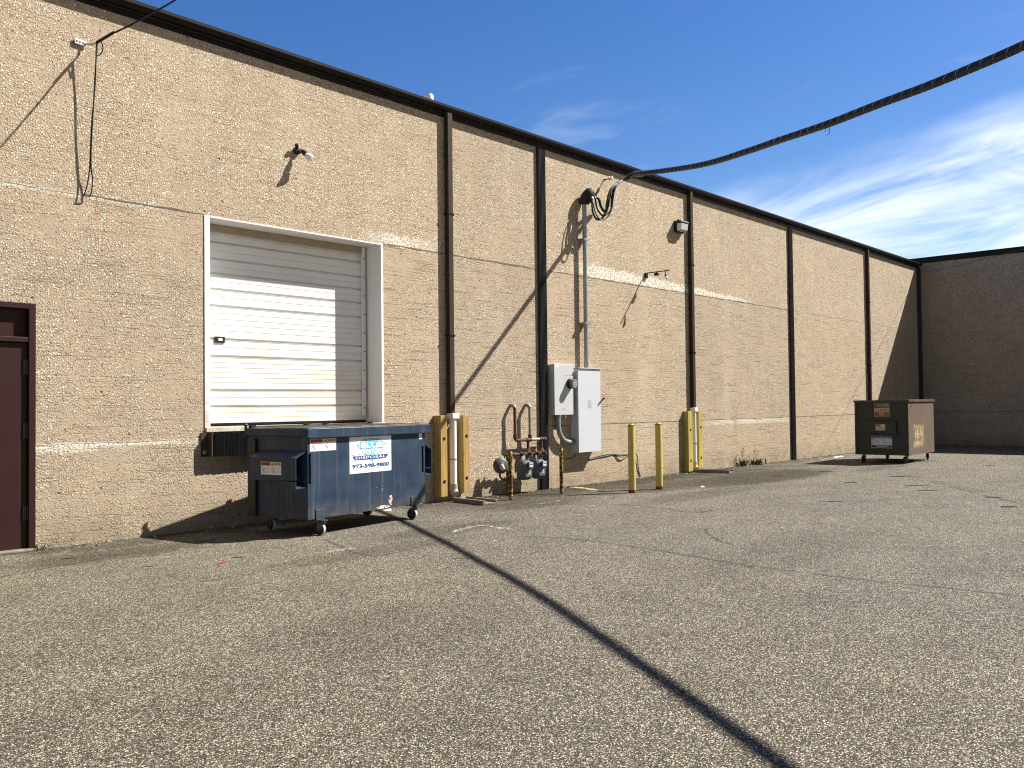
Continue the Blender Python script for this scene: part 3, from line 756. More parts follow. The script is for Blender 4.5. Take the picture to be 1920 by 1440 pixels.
# ================================================================== DUMPSTERS
def sleeve(m, x_in, sgn, L0, L1, z0, z1, zt, w, mi=0, t=.012):
    """hollow fork pocket on the side wall; sgn -1: left, +1: right"""
    xo = x_in + sgn*w
    def bx(a, b): m.box((min(a[0], b[0]), a[1], a[2]), (max(a[0], b[0]), b[1], b[2]), mi)
    bx((xo, L0, z0), (xo-sgn*t, L1, z1))
    bx((x_in, L0+.285, z0-t), (xo, L1, z0-.0005))
    p = [(x_in-sgn*0, L0, zt), (xo, L0, z1), (xo, L0, z1+t), (x_in, L0, zt+t)]
    m.prism(p, (0, L1-L0, 0), mi)

def caster(parent, x, y, ang, zt, r=.094, front=True, name='caster', pale=True):
    d = Vector((math.cos(ang), math.sin(ang), 0)); s = Vector((-d.y, d.x, 0)); c = Vector((x, y, r+.001))
    hub = c - d*.045
    f = MB()
    M = Matrix.Translation(Vector((hub.x, hub.y, 0))) @ Matrix.Rotation(ang, 4, 'Z')
    f.box((-.05, -.045, zt-.012), (.05, .045, zt-.001), 0, M)
    f.cyl((hub.x, hub.y, zt-.04), (hub.x, hub.y, zt-.0125), .032, 14)
    f.box((-.035, -.036, 2*r+.003), (.055, .036, max(2*r+.008, zt-.0405)), 0, M)
    for k in (-1, 1):
        pts = [c + s*(k*.032) + v for v in (d*-.075+Vector((0,0,r+.012)), d*.02+Vector((0,0,r+.012)), d*.026+Vector((0,0,-.02)), d*-.02+Vector((0,0,-.028)))]
        f.prism(pts, s*(k*.006))
    f.cyl(c - s*.045, c + s*.045, .012, 10)
    o = f.build(name, painted('caster_fork', (.10, .10, .105), .5, .5, .2, 20, .1, .5, (.05, .04, .035)), parent, local=True)
    wm = MB(); n = .026
    wm.lathe(c - s*n, s, [(0, r*.25), (0, r*.62), (.004, r*.64), (.004, r*.80), (0, r*.82), (0, r*.93), (.006, r), (2*n-.006, r), (2*n, r*.93), (2*n, r*.82), (2*n-.004, r*.8), (2*n-.004, r*.64), (2*n, r*.62), (2*n, r*.25)], 28)
    for i, p in enumerate(wm.f):
        if any(abs(((wm.v[j]-c) - s*((wm.v[j]-c).dot(s))).length - r) < 1e-4 for j in p) and pale: wm.m[i] = 1
    wm.build('wheel', [M_CASTER, M_RIM], o, local=True)
    return o

BLUE_A = R_(8.6)
A0 = G(577.4, 975.2, .225)
bd = empty('dumpster', (A0.x, A0.y, 0), BLUE_A, 'navy blue waste dumpster with a white hauler sign parked below the dock door', 'dumpster')
BL, BD, BZ0, BZ1 = 2.37, 1.10, .225, 1.38
sz0, sz1, szt = .74, 1.01, 1.095     # fork pocket
m = MB()
slots = [(.012, .055, .68, 1.07), (BL-.078, BL-.035, .68, 1.07)]
xs = sorted({0, BL, *[s[0] for s in slots], *[s[1] for s in slots]}); zs = [BZ0, .68, 1.07, BZ1]
wall_grid(m, xs, zs, slots)
for s in slots: reveal(m, s[0], s[1], s[2], s[3], .10)
for s in slots: m.quad((s[0],.1,s[2]),(s[1],.1,s[2]),(s[1],.1,s[3]),(s[0],.1,s[3]))
m.quad((0,0,BZ0),(0,0,BZ1),(0,BD,BZ1),(0,BD,BZ0)); m.quad((BL,0,BZ0),(BL,BD,BZ0),(BL,BD,BZ1),(BL,0,BZ1))
m.quad((0,BD,BZ0),(0,BD,BZ1),(BL,BD,BZ1),(BL,BD,BZ0)); m.quad((0,0,BZ0),(0,BD,BZ0),(BL,BD,BZ0),(BL,0,BZ0)); m.quad((0,0,BZ1),(BL,0,BZ1),(BL,BD,BZ1),(0,BD,BZ1))
# base rail
m.box((.03, .03, BZ0-.008), (BL-.03, .11, BZ0-.001)); m.box((.03, BD-.11, BZ0-.008), (BL-.03, BD-.03, BZ0-.001))

body = m.build('body', M_BLUE, bd, local=True, smooth=0)
MB().box((-.035, BD-.15, BZ0), (-.0025, BD, 1.25)).build('rear_shade_slab', M_BLACK, bd, local=True)  # black slab added to stand in for the shade on the side's rear
m = MB(); LZ = 1.262
m.box((-.045, -.055, LZ), (BL+.055, -.003, BZ1+.012)); m.box((-.045, -.0025, LZ+.03), (-.0025, BD+.02, BZ1+.012)); m.box((BL+.0025, -.0025, LZ+.03), (BL+.055, BD+.02, BZ1+.012))
m.build('rim', M_BLUE, bd, local=True, bevel=.010)
for sg, xi, nm in ((-1, -.0015, 'fork_pocket'), (1, BL+.0015, 'fork_pocket')):
    m = MB(); sleeve(m, xi, sg, .02, .88, sz0, sz1, szt, .185)
    xo = xi+sg*.185                              # flared mouth at the front
    a, b_ = (xo, xi) if sg < 0 else (xi, xo)
    m.prism([(xo, .02, sz0-.02), (xo, .30, sz0-.02), (xo, .02, sz0-.10)], (-sg*.010, 0, 0))
    m.prism([(xi, .0195, sz0-.10), (xo, .0195, sz0-.10), (xo, .30, sz0-.022), (xi, .30, sz0-.022)], (0, 0, -.010))
    m.prism([(xo-sg*.012, .019, sz1), (xo, .019, sz1), (xo, .019, sz1+.055), (xi, .019, szt+.045), (xi, .019, szt)], (0, .16, 0)) if False else None
    m.box((min(xi, xo-sg*.013), .45, sz0), (max(xi, xo-sg*.013), .46, sz1-.002), 1)  # black backing plate stands in for the deep shade inside the pocket
    m.prism([(xi, .45, sz1-.002), (xo-sg*.013, .45, sz1-.002), (xi, .45, szt-.002)], (0, .01, 0), 1)
    m.build(nm, [M_BLUE, M_DARK], bd, local=True, smooth=0)
# lids, hinges, debris lying on them
for x0, x1 in ((-.02, BL/2-.006), (BL/2+.006, BL+.03)):
    m = MB(); m.box((x0, -.02, BZ1+.013), (x1, BD-.06, BZ1+.022))
    for i in range(4): 
        xx = x0+.12+i*(x1-x0-.24)/3; m.box((xx-.03, .02, BZ1+.0225), (xx+.03, BD-.1, BZ1+.028))
    m.build('lid', M_LID, bd, local=True, bevel=.004)
hg = MB(); hg.cyl((0, BD-.02, BZ1+.03), (BL, BD-.02, BZ1+.03), .012, 10)
for x in (.02, BL*.42, BL*.58, BL-.04): hg.box((x-.03, BD-.07, BZ1+.012), (x+.03, BD+.01, BZ1+.052))
hg.build('hinge_rod', M_BLACK, bd, local=True)
m = MB(); m.box((-.046, BD+.02, BZ1-.1), (-.02, BD+.05, BZ1+.065)); m.cyl((-.05, BD+.035, BZ1+.055), (-.015, BD+.035, BZ1+.055), .02, 12); m.build('lid_lug', M_BLACK, bd, local=True)
for x in (.21, 2.11):
    m = MB(); m.box((x-.08, -.012, BZ0-.022), (x+.08, -.0015, BZ0+.12)); m.box((x-.08, -.001, BZ0-.022), (x+.08, .16, BZ0-.009))
    m.build('caster_bracket', M_BLUE, bd, local=True, bevel=.003)
for (x, y, a) in ((.24, .03, R_(100)), (2.10, .03, R_(97)), (.24, BD-.16, R_(80)), (2.12, BD-.16, R_(105))):
    caster(bd, x, y, a, BZ0-.023 if y < .2 else BZ0-.009, .079)
# signs on the blue dumpster; front plane y = 0, x to the right
def warning(O, U, V, N, w, h, parent):
    s = Sheet(O, U, V, N, w, h); s.plate(S_WHITE)
    s.rect(.01, .70, .48, .98, S_RED); s.rect(.50, .70, .99, .98, S_YEL)
    s.text('WARNING', .13, .76, .46, .92, S_BLK, 2, .02); s.text('CAUTION', .63, .76, .97, .92, S_BLK, 2, .02)
    for x in (.03, .53): s.poly([(x, .76), (x+.08, .76), (x+.04, .93)], S_BLK, 2)
    for x in (.13, .62):
        ring = [(x+.085*math.cos(q*math.pi/8), .37+.26*math.sin(q*math.pi/8)) for q in range(16)]
        s.loop(ring, h*.02, S_BLK); s.line((x-.04, .52), (x+.05, .20), h*.05, S_BLK, 3); s.line((x-.03, .25), (x+.04, .40), h*.03, S_BLK)
    s.dashes(.25, .12, .46, .62, 5, S_LINE, seed=2); s.dashes(.74, .12, .97, .62, 6, S_LINE, seed=3)
    return s.build('warning_sticker', parent)
Xv, Zv, Ny = (1,0,0), (0,0,1), (0,-1,0)
Mloc = XF[bd.name].inverted()
def front(px, py):      # pixel -> local point of the front face
    o = Mloc @ CAM; d = Mloc.to_3x3() @ ray(px, py); return o + d*(-o.y/d.y)
z3 = lambda a, b: front(360+a*.26042, 720+b*.26042)
p0, p1 = z3(848, 455), z3(1036, 362); q0 = z3(1036, 440)
warning((p0.x, -.001, 1.095), Xv, Zv, Ny, q0.x-p0.x, .158, body)
a, b2 = z3(1134, 652), z3(1432, 366); bw = b2.x-a.x; bh = b2.z-z3(1432, 618).z
s = Sheet((a.x, -.001, a.z+.004), Xv, Zv, Ny, bw, bh, .003); s.plate(S_WHITE)
s.loop([(.03,.03),(.97,.03),(.97,.97),(.03,.97)], .003, S_LINE, 1)
dia = [(.17,.765),(.34,.93),(.70,.93),(.86,.765),(.535,.30)]
s.poly(dia, S_CYAN2, 1)
s.poly([(.34,.93),(.70,.93),(.63,.765),(.41,.765)], S_CYAN, 2); s.poly([(.17,.765),(.41,.765),(.535,.30)], S_CYAN2, 2); s.poly([(.41,.765),(.63,.765),(.535,.30)], S_CYAN, 2)
s.loop(dia, .004, S_TEAL, 3)
for p, q_ in (((.17,.765),(.86,.765)), ((.34,.93),(.41,.765)), ((.70,.93),(.63,.765)), ((.41,.765),(.535,.30)), ((.63,.765),(.535,.30)), ((.41,.765),(.52,.93)), ((.63,.765),(.52,.93))): s.line(p, q_, .0035, S_TEAL, 3)
for t, bx_ in (('BLUE', (.255,.675,.775,.835)), ('DIAMOND', (.055,.51,.945,.655))):
    s.text(t, *bx_, S_TEAL if t == 'BLUE' else S_OUT, 4, .032, grow=.0055); s.text(t, *bx_, S_WHITE, 5, .012)
s.poly([(.06,.475),(.93,.475),(.86,.365),(.13,.365)], S_BLUE, 6); s.text('DISPOSAL', .135, .387, .865, .455, S_WHITE, 7, .004)
s.text('973-598-9800', .06, .135, .94, .25, S_BLUE, 4, .035)
s.dashes(.27, .075, .73, .105, 1, S_LINE, seed=5); s.poly([(.425,.08),(.455,.08),(.455,.10)], S_RED, 3)
for (u, v) in ((.5,.985),(.012,.5),(.988,.5),(.5,.012)): s.poly([(u-.008,v-.008),(u+.008,v-.008),(u+.008,v+.008),(u-.008,v+.008)], S_BLK, 3)
s.build('hauler_sign', body)
a, b2 = z3(1633, 398), z3(1688, 345)
s = Sheet((a.x, -.001, a.z), Xv, Zv, Ny, .075, .175, .002); s.plate(S_WHITE); s.rect(.04,.72,.96,.96, S_GREY); s.dashes(.1,.76,.9,.92,1,S_WHITE,2,3); s.dashes(.1,.1,.9,.6,3,S_LINE,2,4); s.build('id_sticker', body)
fp = [c for c in children(bd) if c.name.startswith('fork_pocket')][0]
warning((-.1875, .66, .80), (0,-1,0), Zv, (-1,0,0), .38, .165, fp)

# green dumpster: end wall towards the camera, sunlit rusty long side
GR = R_(2.0); g0 = G(1704.9, 854.5, .22)
gdm = empty('dumpster', (g0.x, g0.y, 0), GR, 'rusty dark green open dumpster with a sun bleached side standing near the far corner', 'dumpster')
GL, GW, GZ0, GZ1 = 2.35, 1.40, .22, 1.68       # x along the wall, y width
m = MB()
t = .012
m.box((0, .013, GZ0), (t, GW-.013, GZ1)); m.box((GL-t, .013, GZ0), (GL, GW-.013, GZ1)); m.box((0, GW-t, GZ0), (GL, GW, GZ1)); m.box((0.013, .013, GZ0), (GL-.013, GW-.013, GZ0+.012))
body = m.build('body', M_GREEN, gdm, local=True, smooth=0)
MB().box((0, 0, GZ0), (GL, .012, GZ1)).build('side_panel', M_RUSTPANEL, gdm, local=True, smooth=0)
m = MB(); q = .03
m.box((-q, -q, GZ1-.04), (GL+q, -.001, GZ1+.02)); m.box((-q, GW+.001, GZ1-.04), (GL+q, GW+q, GZ1+.02)); m.box((-q, 0, GZ1-.04), (-.001, GW, GZ1+.02)); m.box((GL+.001, 0, GZ1-.04), (GL+q, GW, GZ1+.02))
m.build('rim', painted('rusty_rim', (.05, .045, .035), .6, 0, .3, 8, .3, .4, (.18, .09, .06), .45), gdm, local=True, bevel=.008)
m = MB()                                                        # horizontal fork pocket across the end wall
m.box((-.10, .30, .80), (-.001, GW-.24, 1.13)); m.box((-.03, .02, .80), (-.001, .2995, 1.13)); m.box((-.03, GW-.2395, .80), (-.001, GW-.02, 1.13))
m.build('fork_pocket', M_GREEN, gdm, local=True, bevel=.006)
for y0 in (0, GW-.06): MB().box((-.022, y0, GZ0), (-.001, y0+.06, GZ1-.05)).build('stiffener', M_GREEN, gdm, local=True)
for (x, y, a) in ((.12, .13, R_(150)), (.12, GW-.17, R_(170)), (GL-.22, .13, R_(200)), (GL-.3, GW-.2, R_(180))): caster(gdm, x, y, a, GZ0-.001, .088, pale=False)
def endp(px, py, off=0.0):       # pixel -> local point of the end wall (x = -off)
    Mi = XF[gdm.name].inverted(); o = Mi @ CAM; d = Mi.to_3x3() @ ray(px, py); return o + d*((-off-o.x)/d.x)
ez = lambda a, b: endp(1625+a*.0729, 745+b*.0729)
p, q_ = ez(200, 495), ez(580, 150); V, U, N = Zv, (0,-1,0), (-1,0,0)
s = Sheet((-.001, p.y, p.z), U, V, N, p.y-q_.y, q_.z-p.z); s.plate(S_OLD)
s.rect(.02,.66,.98,.98, S_BLK); s.rect(.02,.02,.98,.34, S_OLDRED); s.text('CORRUGATED', .14,.72,.96,.93, S_OLD, 2, .02); s.text('Cardboard', .05,.38,.97,.62, S_OLDRED, 2, .02); s.text('ONLY', .30,.07,.68,.31, S_OLD, 2, .03)
s.build('cardboard_sign', body)
p, q_ = endp(1625+232*.0729, 745+850*.0729, .1), endp(1625+478*.0729, 745+690*.0729, .1)
s = Sheet((-.101, p.y, p.z), U, V, N, p.y-q_.y, q_.z-p.z); s.plate(S_OLD); s.rect(.05,.66,.48,.96,S_OLDRED); s.rect(.52,.66,.95,.96,S_YEL); s.dashes(.1,.1,.9,.55,3,S_GREY,2,8); s.build('warning_sticker', [c for c in children(gdm) if c.name.startswith('fork_pocket')][0])
p, q_ = ez(125, 1298), ez(650, 995)
s = Sheet((-.001, p.y, p.z), U, V, N, p.y-q_.y, q_.z-p.z); s.plate(painted('recycling_white', (.55, .55, .53), .5, dirt=.4, dirt_col=(.3,.25,.2)))
s.rect(.01,.80,.99,.985,S_NAVY); s.rect(.01,.03,.99,.22,S_NAVY); s.dashes(.06,.85,.90,.94,1,S_LINE,2,11); s.dashes(.25,.08,.78,.17,1,S_LINE,2,12)
for k in range(3):                                  # chasing arrows
    q0 = math.pi/2 + k*2*math.pi/3
    pts = [(.5+.19*math.cos(q0-.75+.3*i), .51+.23*math.sin(q0-.75+.3*i)) for i in range(5)]
    for i in range(4): s.line(pts[i], pts[i+1], .014, S_GREY, 2)
    e = pts[-1]; s.poly([(e[0]-.03, e[1]-.03), (e[0]+.03, e[1]-.01), (e[0]-.01, e[1]+.05)], S_GREY, 3)
for u, v in ((.07,.72),(.93,.72),(.07,.3),(.93,.3)): s.poly([(u-.02,v-.03),(u+.02,v-.03),(u+.02,v+.03),(u-.02,v+.03)], S_BLK, 2)
for u in (.2,.28,.72,.80): s.line((u,.42),(u+.03,.58),.012,S_GREY,2)
s.build('recycling_sign', body)

# ================================================================== DRAIN PIPES, TIMBER GUARDS, SPLASH BOARDS
def guard(x0, x1, z0, z1, d, mat, label):
    root = empty('timber_guard', ((x0+x1)/2, -d/2, z0), 0, label, 'guard post', 'timber guard posts beside the drain pipes')
    c = .018
    pr = [(x0, -.003), (x0, -d+c), (x0+c, -d), (x1-c, -d), (x1, -d+c), (x1, -.003)]
    m = MB(); m.prism([(x, y, z0) for x, y in pr], (0, 0, z1-z0)); m.build('post', mat, root, smooth=0, bevel=.004)
    for zz in (z0+.26, z0+1.0):
        m = MB(); xc = x0+(x1-x0)*.52
        m.lathe((xc, -d-.0015, zz), (0, -1, 0), [(0, .030), (.003, .030), (.003, .026), (.0031, .012), (.012, .011), (.013, .002)], 14)
        m.build('bolt', M_BLACK, root)
    return root
guard(10.61, 10.79, .10, 1.50, .175, M_TIMBER, 'brown timber guard post between the blue dumpster and the white drain pipe')
guard(11.145, 11.325, .13, 1.50, .185, M_TIMBER, 'brown timber guard post left of the gas meters, right of its white pipe')
guard(18.79, 19.02, .03, 1.48, .14, M_TIMBER_Y, 'wide yellowish timber guard post left of the farther white drain pipe')
guard(19.27, 19.49, .08, 1.48, .14, M_TIMBER_Y, 'yellowish timber guard post just right of the farther white drain pipe')

def drain(x, y, zt, zb, r, label, cap):
    root = empty('drain_pipe', (x, y, 0), 0, label, 'drain pipe', 'white drain pipes at the downspout feet')
    m = MB(); m.cyl((x, y, zb+.16), (x, y, zt-.09), r, 22); m.build('pipe', M_PVC, root)
    m = MB(); m.box((x-r-.022, y-r-.022, zt-.10), (x+r+.022, min(y+r+.02, -.003), zt)); m.build('adapter', M_PVC, root, bevel=.012)
    m = MB(); m.cyl((x, y, zb+.62), (x, y, zb+.645), r+.006, 22); m.build('clamp', M_GALV, root)
    m = MB(); pts = [Vector((x, y, zb+.2)), Vector((x, y, zb+.12))] + arc((x, y-.12, zb+.12), (0,1,0), (0,0,-1), .12, 0, R_(62), 6)
    m.tube(pts, r+.012, 20); m.build('elbow', M_PVCDIRT if cap else painted('yellowed_pvc', (.58,.48,.25), .5), root)
    return root
drain(10.985, -.105, 1.535, .10, .062, 'white plastic drain pipe below the brown downspout next to the blue dumpster', True)
drain(19.16, -.085, 1.56, .06, .055, 'thin white drain pipe between the two yellowish timber posts', False)

def splash(p0, p1, w, label):
    p0, p1 = Vector(p0), Vector(p1); d = (p1-p0).normalized(); n = Vector((-d.y, d.x, 0)); m = MB()
    for k, (a, b, h) in enumerate(((-w/2, -w/2+.05, .075), (w/2-.05, w/2, .075), (-w/2+.051, w/2-.051, .03))):
        m.prism([p0+n*a, p0+n*b, p1+n*b, p1+n*a], (0, 0, h))
    o = m.build('splash_board', M_GREYWOOD, smooth=0, bevel=.004); return tag(o, label, 'splash board', 'grey wooden splash boards below the drain pipes')
splash((11.02, -.24, .003), (10.93, -1.05, .003), .33, 'grey wooden splash board at the drain foot nearest the blue dumpster')
splash((19.18, -.20, .003), (19.30, -1.0, .003), .32, 'grey wooden splash board at the drain foot past the yellow bollards')

# ================================================================== BOLLARDS
def bollard(p, r, h, label, mat=M_YELLOW):
    root = empty('bollard', (p.x, p.y, 0), 0, label, 'bollard', 'pipe bollards along the wall')
    m = MB(); m.lathe((p.x, p.y, -.02), (0,0,1), [(0, r), (h-.03, r), (h-.005, r*.93), (h+.02, r*.6), (h+.022, .01)], 24); m.build('post', mat, root, smooth=30)
    return root
def rust_ring(root, p, r, z0, z1):
    m = MB(); rr = random.Random(int(p.x*100)); n = 28; vs = []; fs = []
    for j in range(n):
        q = 2*math.pi*j/n; jz = rr.uniform(-.012, .015)
        for z in (z0, z1 + (jz if z0 < .5 else 0)): vs.append((p.x+math.cos(q)*(r+.002), p.y+math.sin(q)*(r+.002), z+(jz if z0 > .5 and z == z0 else 0)))
    for j in range(n): fs.append((2*j, 2*((j+1) % n), 2*((j+1) % n)+1, 2*j+1))
    m.add(vs, fs); m.build('rust_band', M_RUSTCAP, root)
b1, b2_ = G(1185.5, 924), G(1236.5, 917.5)
for p, lb in ((b1, 'chipped yellow bollard with a rusty foot, nearer one beside the loose wire'), (b2_, 'yellow bollard nearer the timber posts, second of the bright pair')):
    o = bollard(p, .068, 1.29, lb); rust_ring(o, p, .068, .0, .055); rust_ring(o, p, .0665, 1.25, 1.268)
p1_, p2_ = G(957.5, 937.5), G(1053, 926)
bollard(p1_, .042, .86, 'rust eaten yellow pipe post in front of the round gas regulator', M_YRUST)
bollard(p2_, .036, .86, 'thin rust eaten pipe post below the grey electrical cabinets', M_YRUST)

# ================================================================== GAS SET
GY = -.26
gp = empty('gas_piping', (12.9, GY, 0), 0, 'rusty gas pipes looping out of the wall above the two meters', 'gas pipe')
def riser(x, ztop, zlow, xr, mat, yb=-.10):
    m = MB()
    pts = [Vector((x, -.003, ztop)), Vector((x, yb+.07, ztop))] + arc((x, yb+.07, ztop-.07), (0,-1,0), (0,0,1), .07, R_(90), 0, 6) + [Vector((x, yb, zlow+.06))] + arc((x+.05, yb, zlow+.05), (-1,0,0), (0,0,-1), .05, 0, R_(90), 6) + [Vector((xr, yb, zlow))]
    m.tube(pts, .030, 14, 0); m.tube([pts[1]+Vector((0,.02,0))]+pts[2:8], .039, 14, 1); 
    m.cyl((x, yb, zlow+.10), (x, yb, zlow+.04), .040, 14, 2); m.cyl((xr-.05, yb, zlow), (xr, yb, zlow), .040, 14, 2)
    m.build('riser', [mat, M_GREYPIPE, M_RUSTPIPE], gp)
riser(12.60, 1.66, 1.0, 13.06, M_RUSTPIPE, -.12); riser(13.03, 1.665, 1.0, 13.48, M_GREYPIPE, -.12)
def drop(x, y, z0, z1, kind):
    m = MB(); m.cyl((x, y, z0), (x, y, z1), .028, 12, 0); m.cyl((x-.055, y, z1), (x+.055, y, z1), .040, 12, 0)
    m.cyl((x, y, z0+.10), (x, y, z0+.17), .042, 8, 1); m.cyl((x, y, z0+.02), (x, y, z0+.06), .040, 8, 0)
    m.tube([(x, y, z1), (x, y-.02, z1), (x, GY+.08, z1-.02)], .024, 10); m.build('drop_pipe', [M_RUSTPIPE, painted('brass_fitting', (.33,.21,.07), .4, .5)], gp)
drop(12.97, -.12, .66, 1.0, 0); drop(13.36, -.12, .66, 1.0, 1)
m = MB()
m.tube([(12.20, GY-.02, .005), (12.20, GY-.02, .70)] + arc((12.25, GY-.02, .70), (-1,0,0), (0,0,1), .05, 0, R_(90), 6) + [(12.50, GY-.02, .75)], .027, 12)
m.cyl((12.22, GY-.02, .75), (12.30, GY-.02, .75), .038, 12, 1); m.cyl((12.36, GY-.02, .75), (12.44, GY-.02, .75), .040, 8)
m.build('inlet_pipe', [painted('dark_rusty_pipe', (.07,.045,.035), .8, 0, .3, 14, .4, .4, (.03,.02,.015), .3), painted('pale_fitting', (.55,.55,.50), .5)], gp)
m = MB(); m.cyl((12.44, GY-.02, .75), (13.30, GY-.02, .75), .024, 12)
for x in (12.58, 12.80, 13.02, 13.22): m.cyl((x-.04, GY-.02, .75), (x+.04, GY-.02, .75), .042, 8); m.cyl((x, GY-.10, .75), (x, GY+.02, .75), .03, 8)
for x in (12.56, 12.74, 12.96, 13.14): m.cyl((x, GY-.02, .66), (x, GY-.02, .745), .026, 10)
m.build('manifold', painted('dark_rusty_pipe', (.055,.035,.03), .8, 0, .3, 14, .4, .4, (.03,.02,.015), .25), gp)

def gas_meter(x, z0, label):
    root = empty('gas_meter', (x, GY, z0), 0, label, 'gas meter', 'blue grey gas meters on the wall')
    w, d, h = .13, .115, .36; y = GY-.02
    def ring(z, a, b, c=.035):
        return [Vector(p) for p in ((x-a, y-b+c, z), (x-a+c, y-b, z), (x+a-c, y-b, z), (x+a, y-b+c, z), (x+a, y+b-c, z), (x+a-c, y+b, z), (x-a+c, y+b, z), (x-a, y+b-c, z))]
    def loft(levels):
        m = MB(); vs = []; fs = []
        for (z, a, b) in levels: vs += ring(z, a, b)
        for i in range(len(levels)-1):
            for j in range(8): fs.append((i*8+j, i*8+(j+1) % 8, (i+1)*8+(j+1) % 8, (i+1)*8+j))
        fs += [tuple(range(7, -1, -1)), tuple((len(levels)-1)*8+j for j in range(8))]
        return m.add(vs, fs)
    loft([(z0, w*.70, d*.62), (z0+.02, w*.82, d*.8), (z0+.06, w*.92, d), (z0+.20, w, d), (z0+.205, w*1.06, d*1.08), (z0+.225, w*1.06, d*1.08), (z0+.23, w, d)]).build('body', M_METER, root, smooth=25, bevel=.006)
    loft([(z0+.2305, w, d), (z0+.30, w*.98, d), (z0+.345, w*.82, d*.85), (z0+h, w*.6, d*.6)]).build('top_case', M_METER, root, smooth=25, bevel=.006)
    m = MB(); yy = y-d
    m.box((x-.055, yy-.055, z0+.225), (x+.065, yy-.0085, z0+.335), 0); m.box((x-.045, yy-.059, z0+.245), (x+.055, yy-.0555, z0+.325), 1)
    for i in range(4): m.box((x-.034+i*.022, yy-.061, z0+.285), (x-.018+i*.022, yy-.0595, z0+.305), 2)
    m.build('index_box', [M_METER, plain('index_face', (.62,.62,.62), .35), S_BLK], root, bevel=.004)
    m = MB(); m.box((x-.03, yy-.004, z0+.10), (x+.045, yy-.0005, z0+.185), 0); m.box((x-.02, yy-.006, z0+.12), (x+.035, yy-.0045, z0+.17), 1)
    m.build('badge', [painted('meter_badge', (.40,.38,.35), .5), S_GREY], root)
    for sx in (-1, 1):
        m = MB(); m.cyl((x+sx*.085, y, z0+.335), (x+sx*.085, y, z0+.40), .030, 10); m.cyl((x+sx*.085, y, z0+.36), (x+sx*.085, y, z0+.385), .040, 6); m.build('union', M_GREYPIPE, root)
    return root
gas_meter(12.67, .265, 'blue grey gas meter nearer the round regulator')
gas_meter(13.06, .265, 'blue grey gas meter against the dark steel column')

rg = empty('gas_regulator', (12.12, GY, .4), 0, 'round grey gas regulator behind the rusty yellow post', 'gas regulator')
c = Vector((12.08, GY+.06, .56)); ax = Vector((-.42, -.9, .05)).normalized()
MB().lathe(c, ax, [(0, .06), (.01, .125), (.03, .138), (.036, .150), (.052, .150), (.058, .138), (.075, .12), (.085, .06), (.10, .045)], 32).build('diaphragm_case', painted('grey_regulator_paint', (.075,.078,.076), .5, 0, .12, 10, .1, .4, (.12,.10,.08)), rg)
MB().lathe(c + ax*.101 + Vector((.0,0,-.02)), (ax*.5+Vector((.25,0,-.75))).normalized(), [(-.04, .03), (-.03, .042), (.05, .042), (.07, .036), (.075, .02)], 18).build('vent_spout', painted('regulator_spout', (.36,.38,.36), .45), rg)
m = MB(); m.tube([c+Vector((.0,.0,-.13)), c+Vector((0,.0,-.2)), c+Vector((.06,.0,-.26)), Vector((12.2, GY-.02, .30))], .020, 10); m.build('feed_pipe', M_RUSTPIPE, rg)
m = MB(); m.tube([c+Vector((.1,0,.1)), c+Vector((.15,-.02,.2)), Vector((12.21, GY-.0, .72))], .014, 8)
m.build('feed_pipe', M_RUSTPIPE, rg)

# ================================================================== ELECTRICAL
ms = empty('meter_cabinet', (14.06, 0, 1.46), 0, 'smaller grey metal cabinet with a round glass electricity meter', 'electric cabinet')
def cabinet(root, x0, x1, z0, z1, d, mat, name):
    m = MB(); m.box((x0, -d+.012, z0), (x1, -.003, z1)); m.build(name, mat, root, bevel=.004)
    m = MB(); m.box((x0-.004, -d-.002, z0-.004), (x1+.004, -d+.0115, z1+.006)); return m.build('cover', mat, root, bevel=.005)
cv = cabinet(ms, 13.745, 14.36, 1.465, 2.475, .155, M_EBOX, 'enclosure')
s = Sheet((13.775, -.1575, 2.41), Xv, Zv, Ny, .10, .04, .001); s.plate(S_WHITE); s.build('label_plate', cv, False)
s = Sheet((14.06, -.1575, 2.255), Xv, Zv, Ny, .20, .012, .001); s.plate(S_ORANGE); s.build('orange_sticker', cv, False)
s = Sheet((13.98, -.1575, 1.56), Xv, Zv, Ny, .09, .03, .001); s.plate(S_GREY); s.dashes(.08,.2,.92,.8,2,S_LINE,1,5); s.build('rating_plate', cv, False)
mc = Vector((14.225, -.158, 2.09))
md = MB(); md.lathe(mc, (0,-1,0), [(0, .105), (.05, .105), (.055, .098), (.075, .098)], 30); mt = md.build('meter', M_SLATE, ms)
MB().lathe(mc+Vector((0,-.0755,0)), (0,-1,0), [(0, .088), (.075, .086), (.092, .074), (.10, .04), (.101, .002)], 30).build('glass_dome', M_GLASS, mt)
m = MB(); m.cyl(mc+Vector((0,-.076,0)), mc+Vector((0,-.115,0)), .07, 24, 0); m.box((mc.x-.045, mc.y-.124, mc.z+.0), (mc.x+.045, mc.y-.1155, mc.z+.035), 1); m.cyl(mc+Vector((0,-.116,-.03)), mc+Vector((0,-.122,-.03)), .045, 20, 1)
m.build('dial', [M_BLACK, plain('dial_face', (.6,.6,.6), .4)], mt)
m = MB(); m.tube(arc((14.08, -.15, 1.455), (1,0,0), (0,0,1), .022, R_(200), R_(520), 14), .005, 6); m.box((14.055, -.162, 1.40), (14.105, -.142, 1.438), 0); m.build('padlock', painted('brass', (.35,.24,.08), .4, .7), ms)

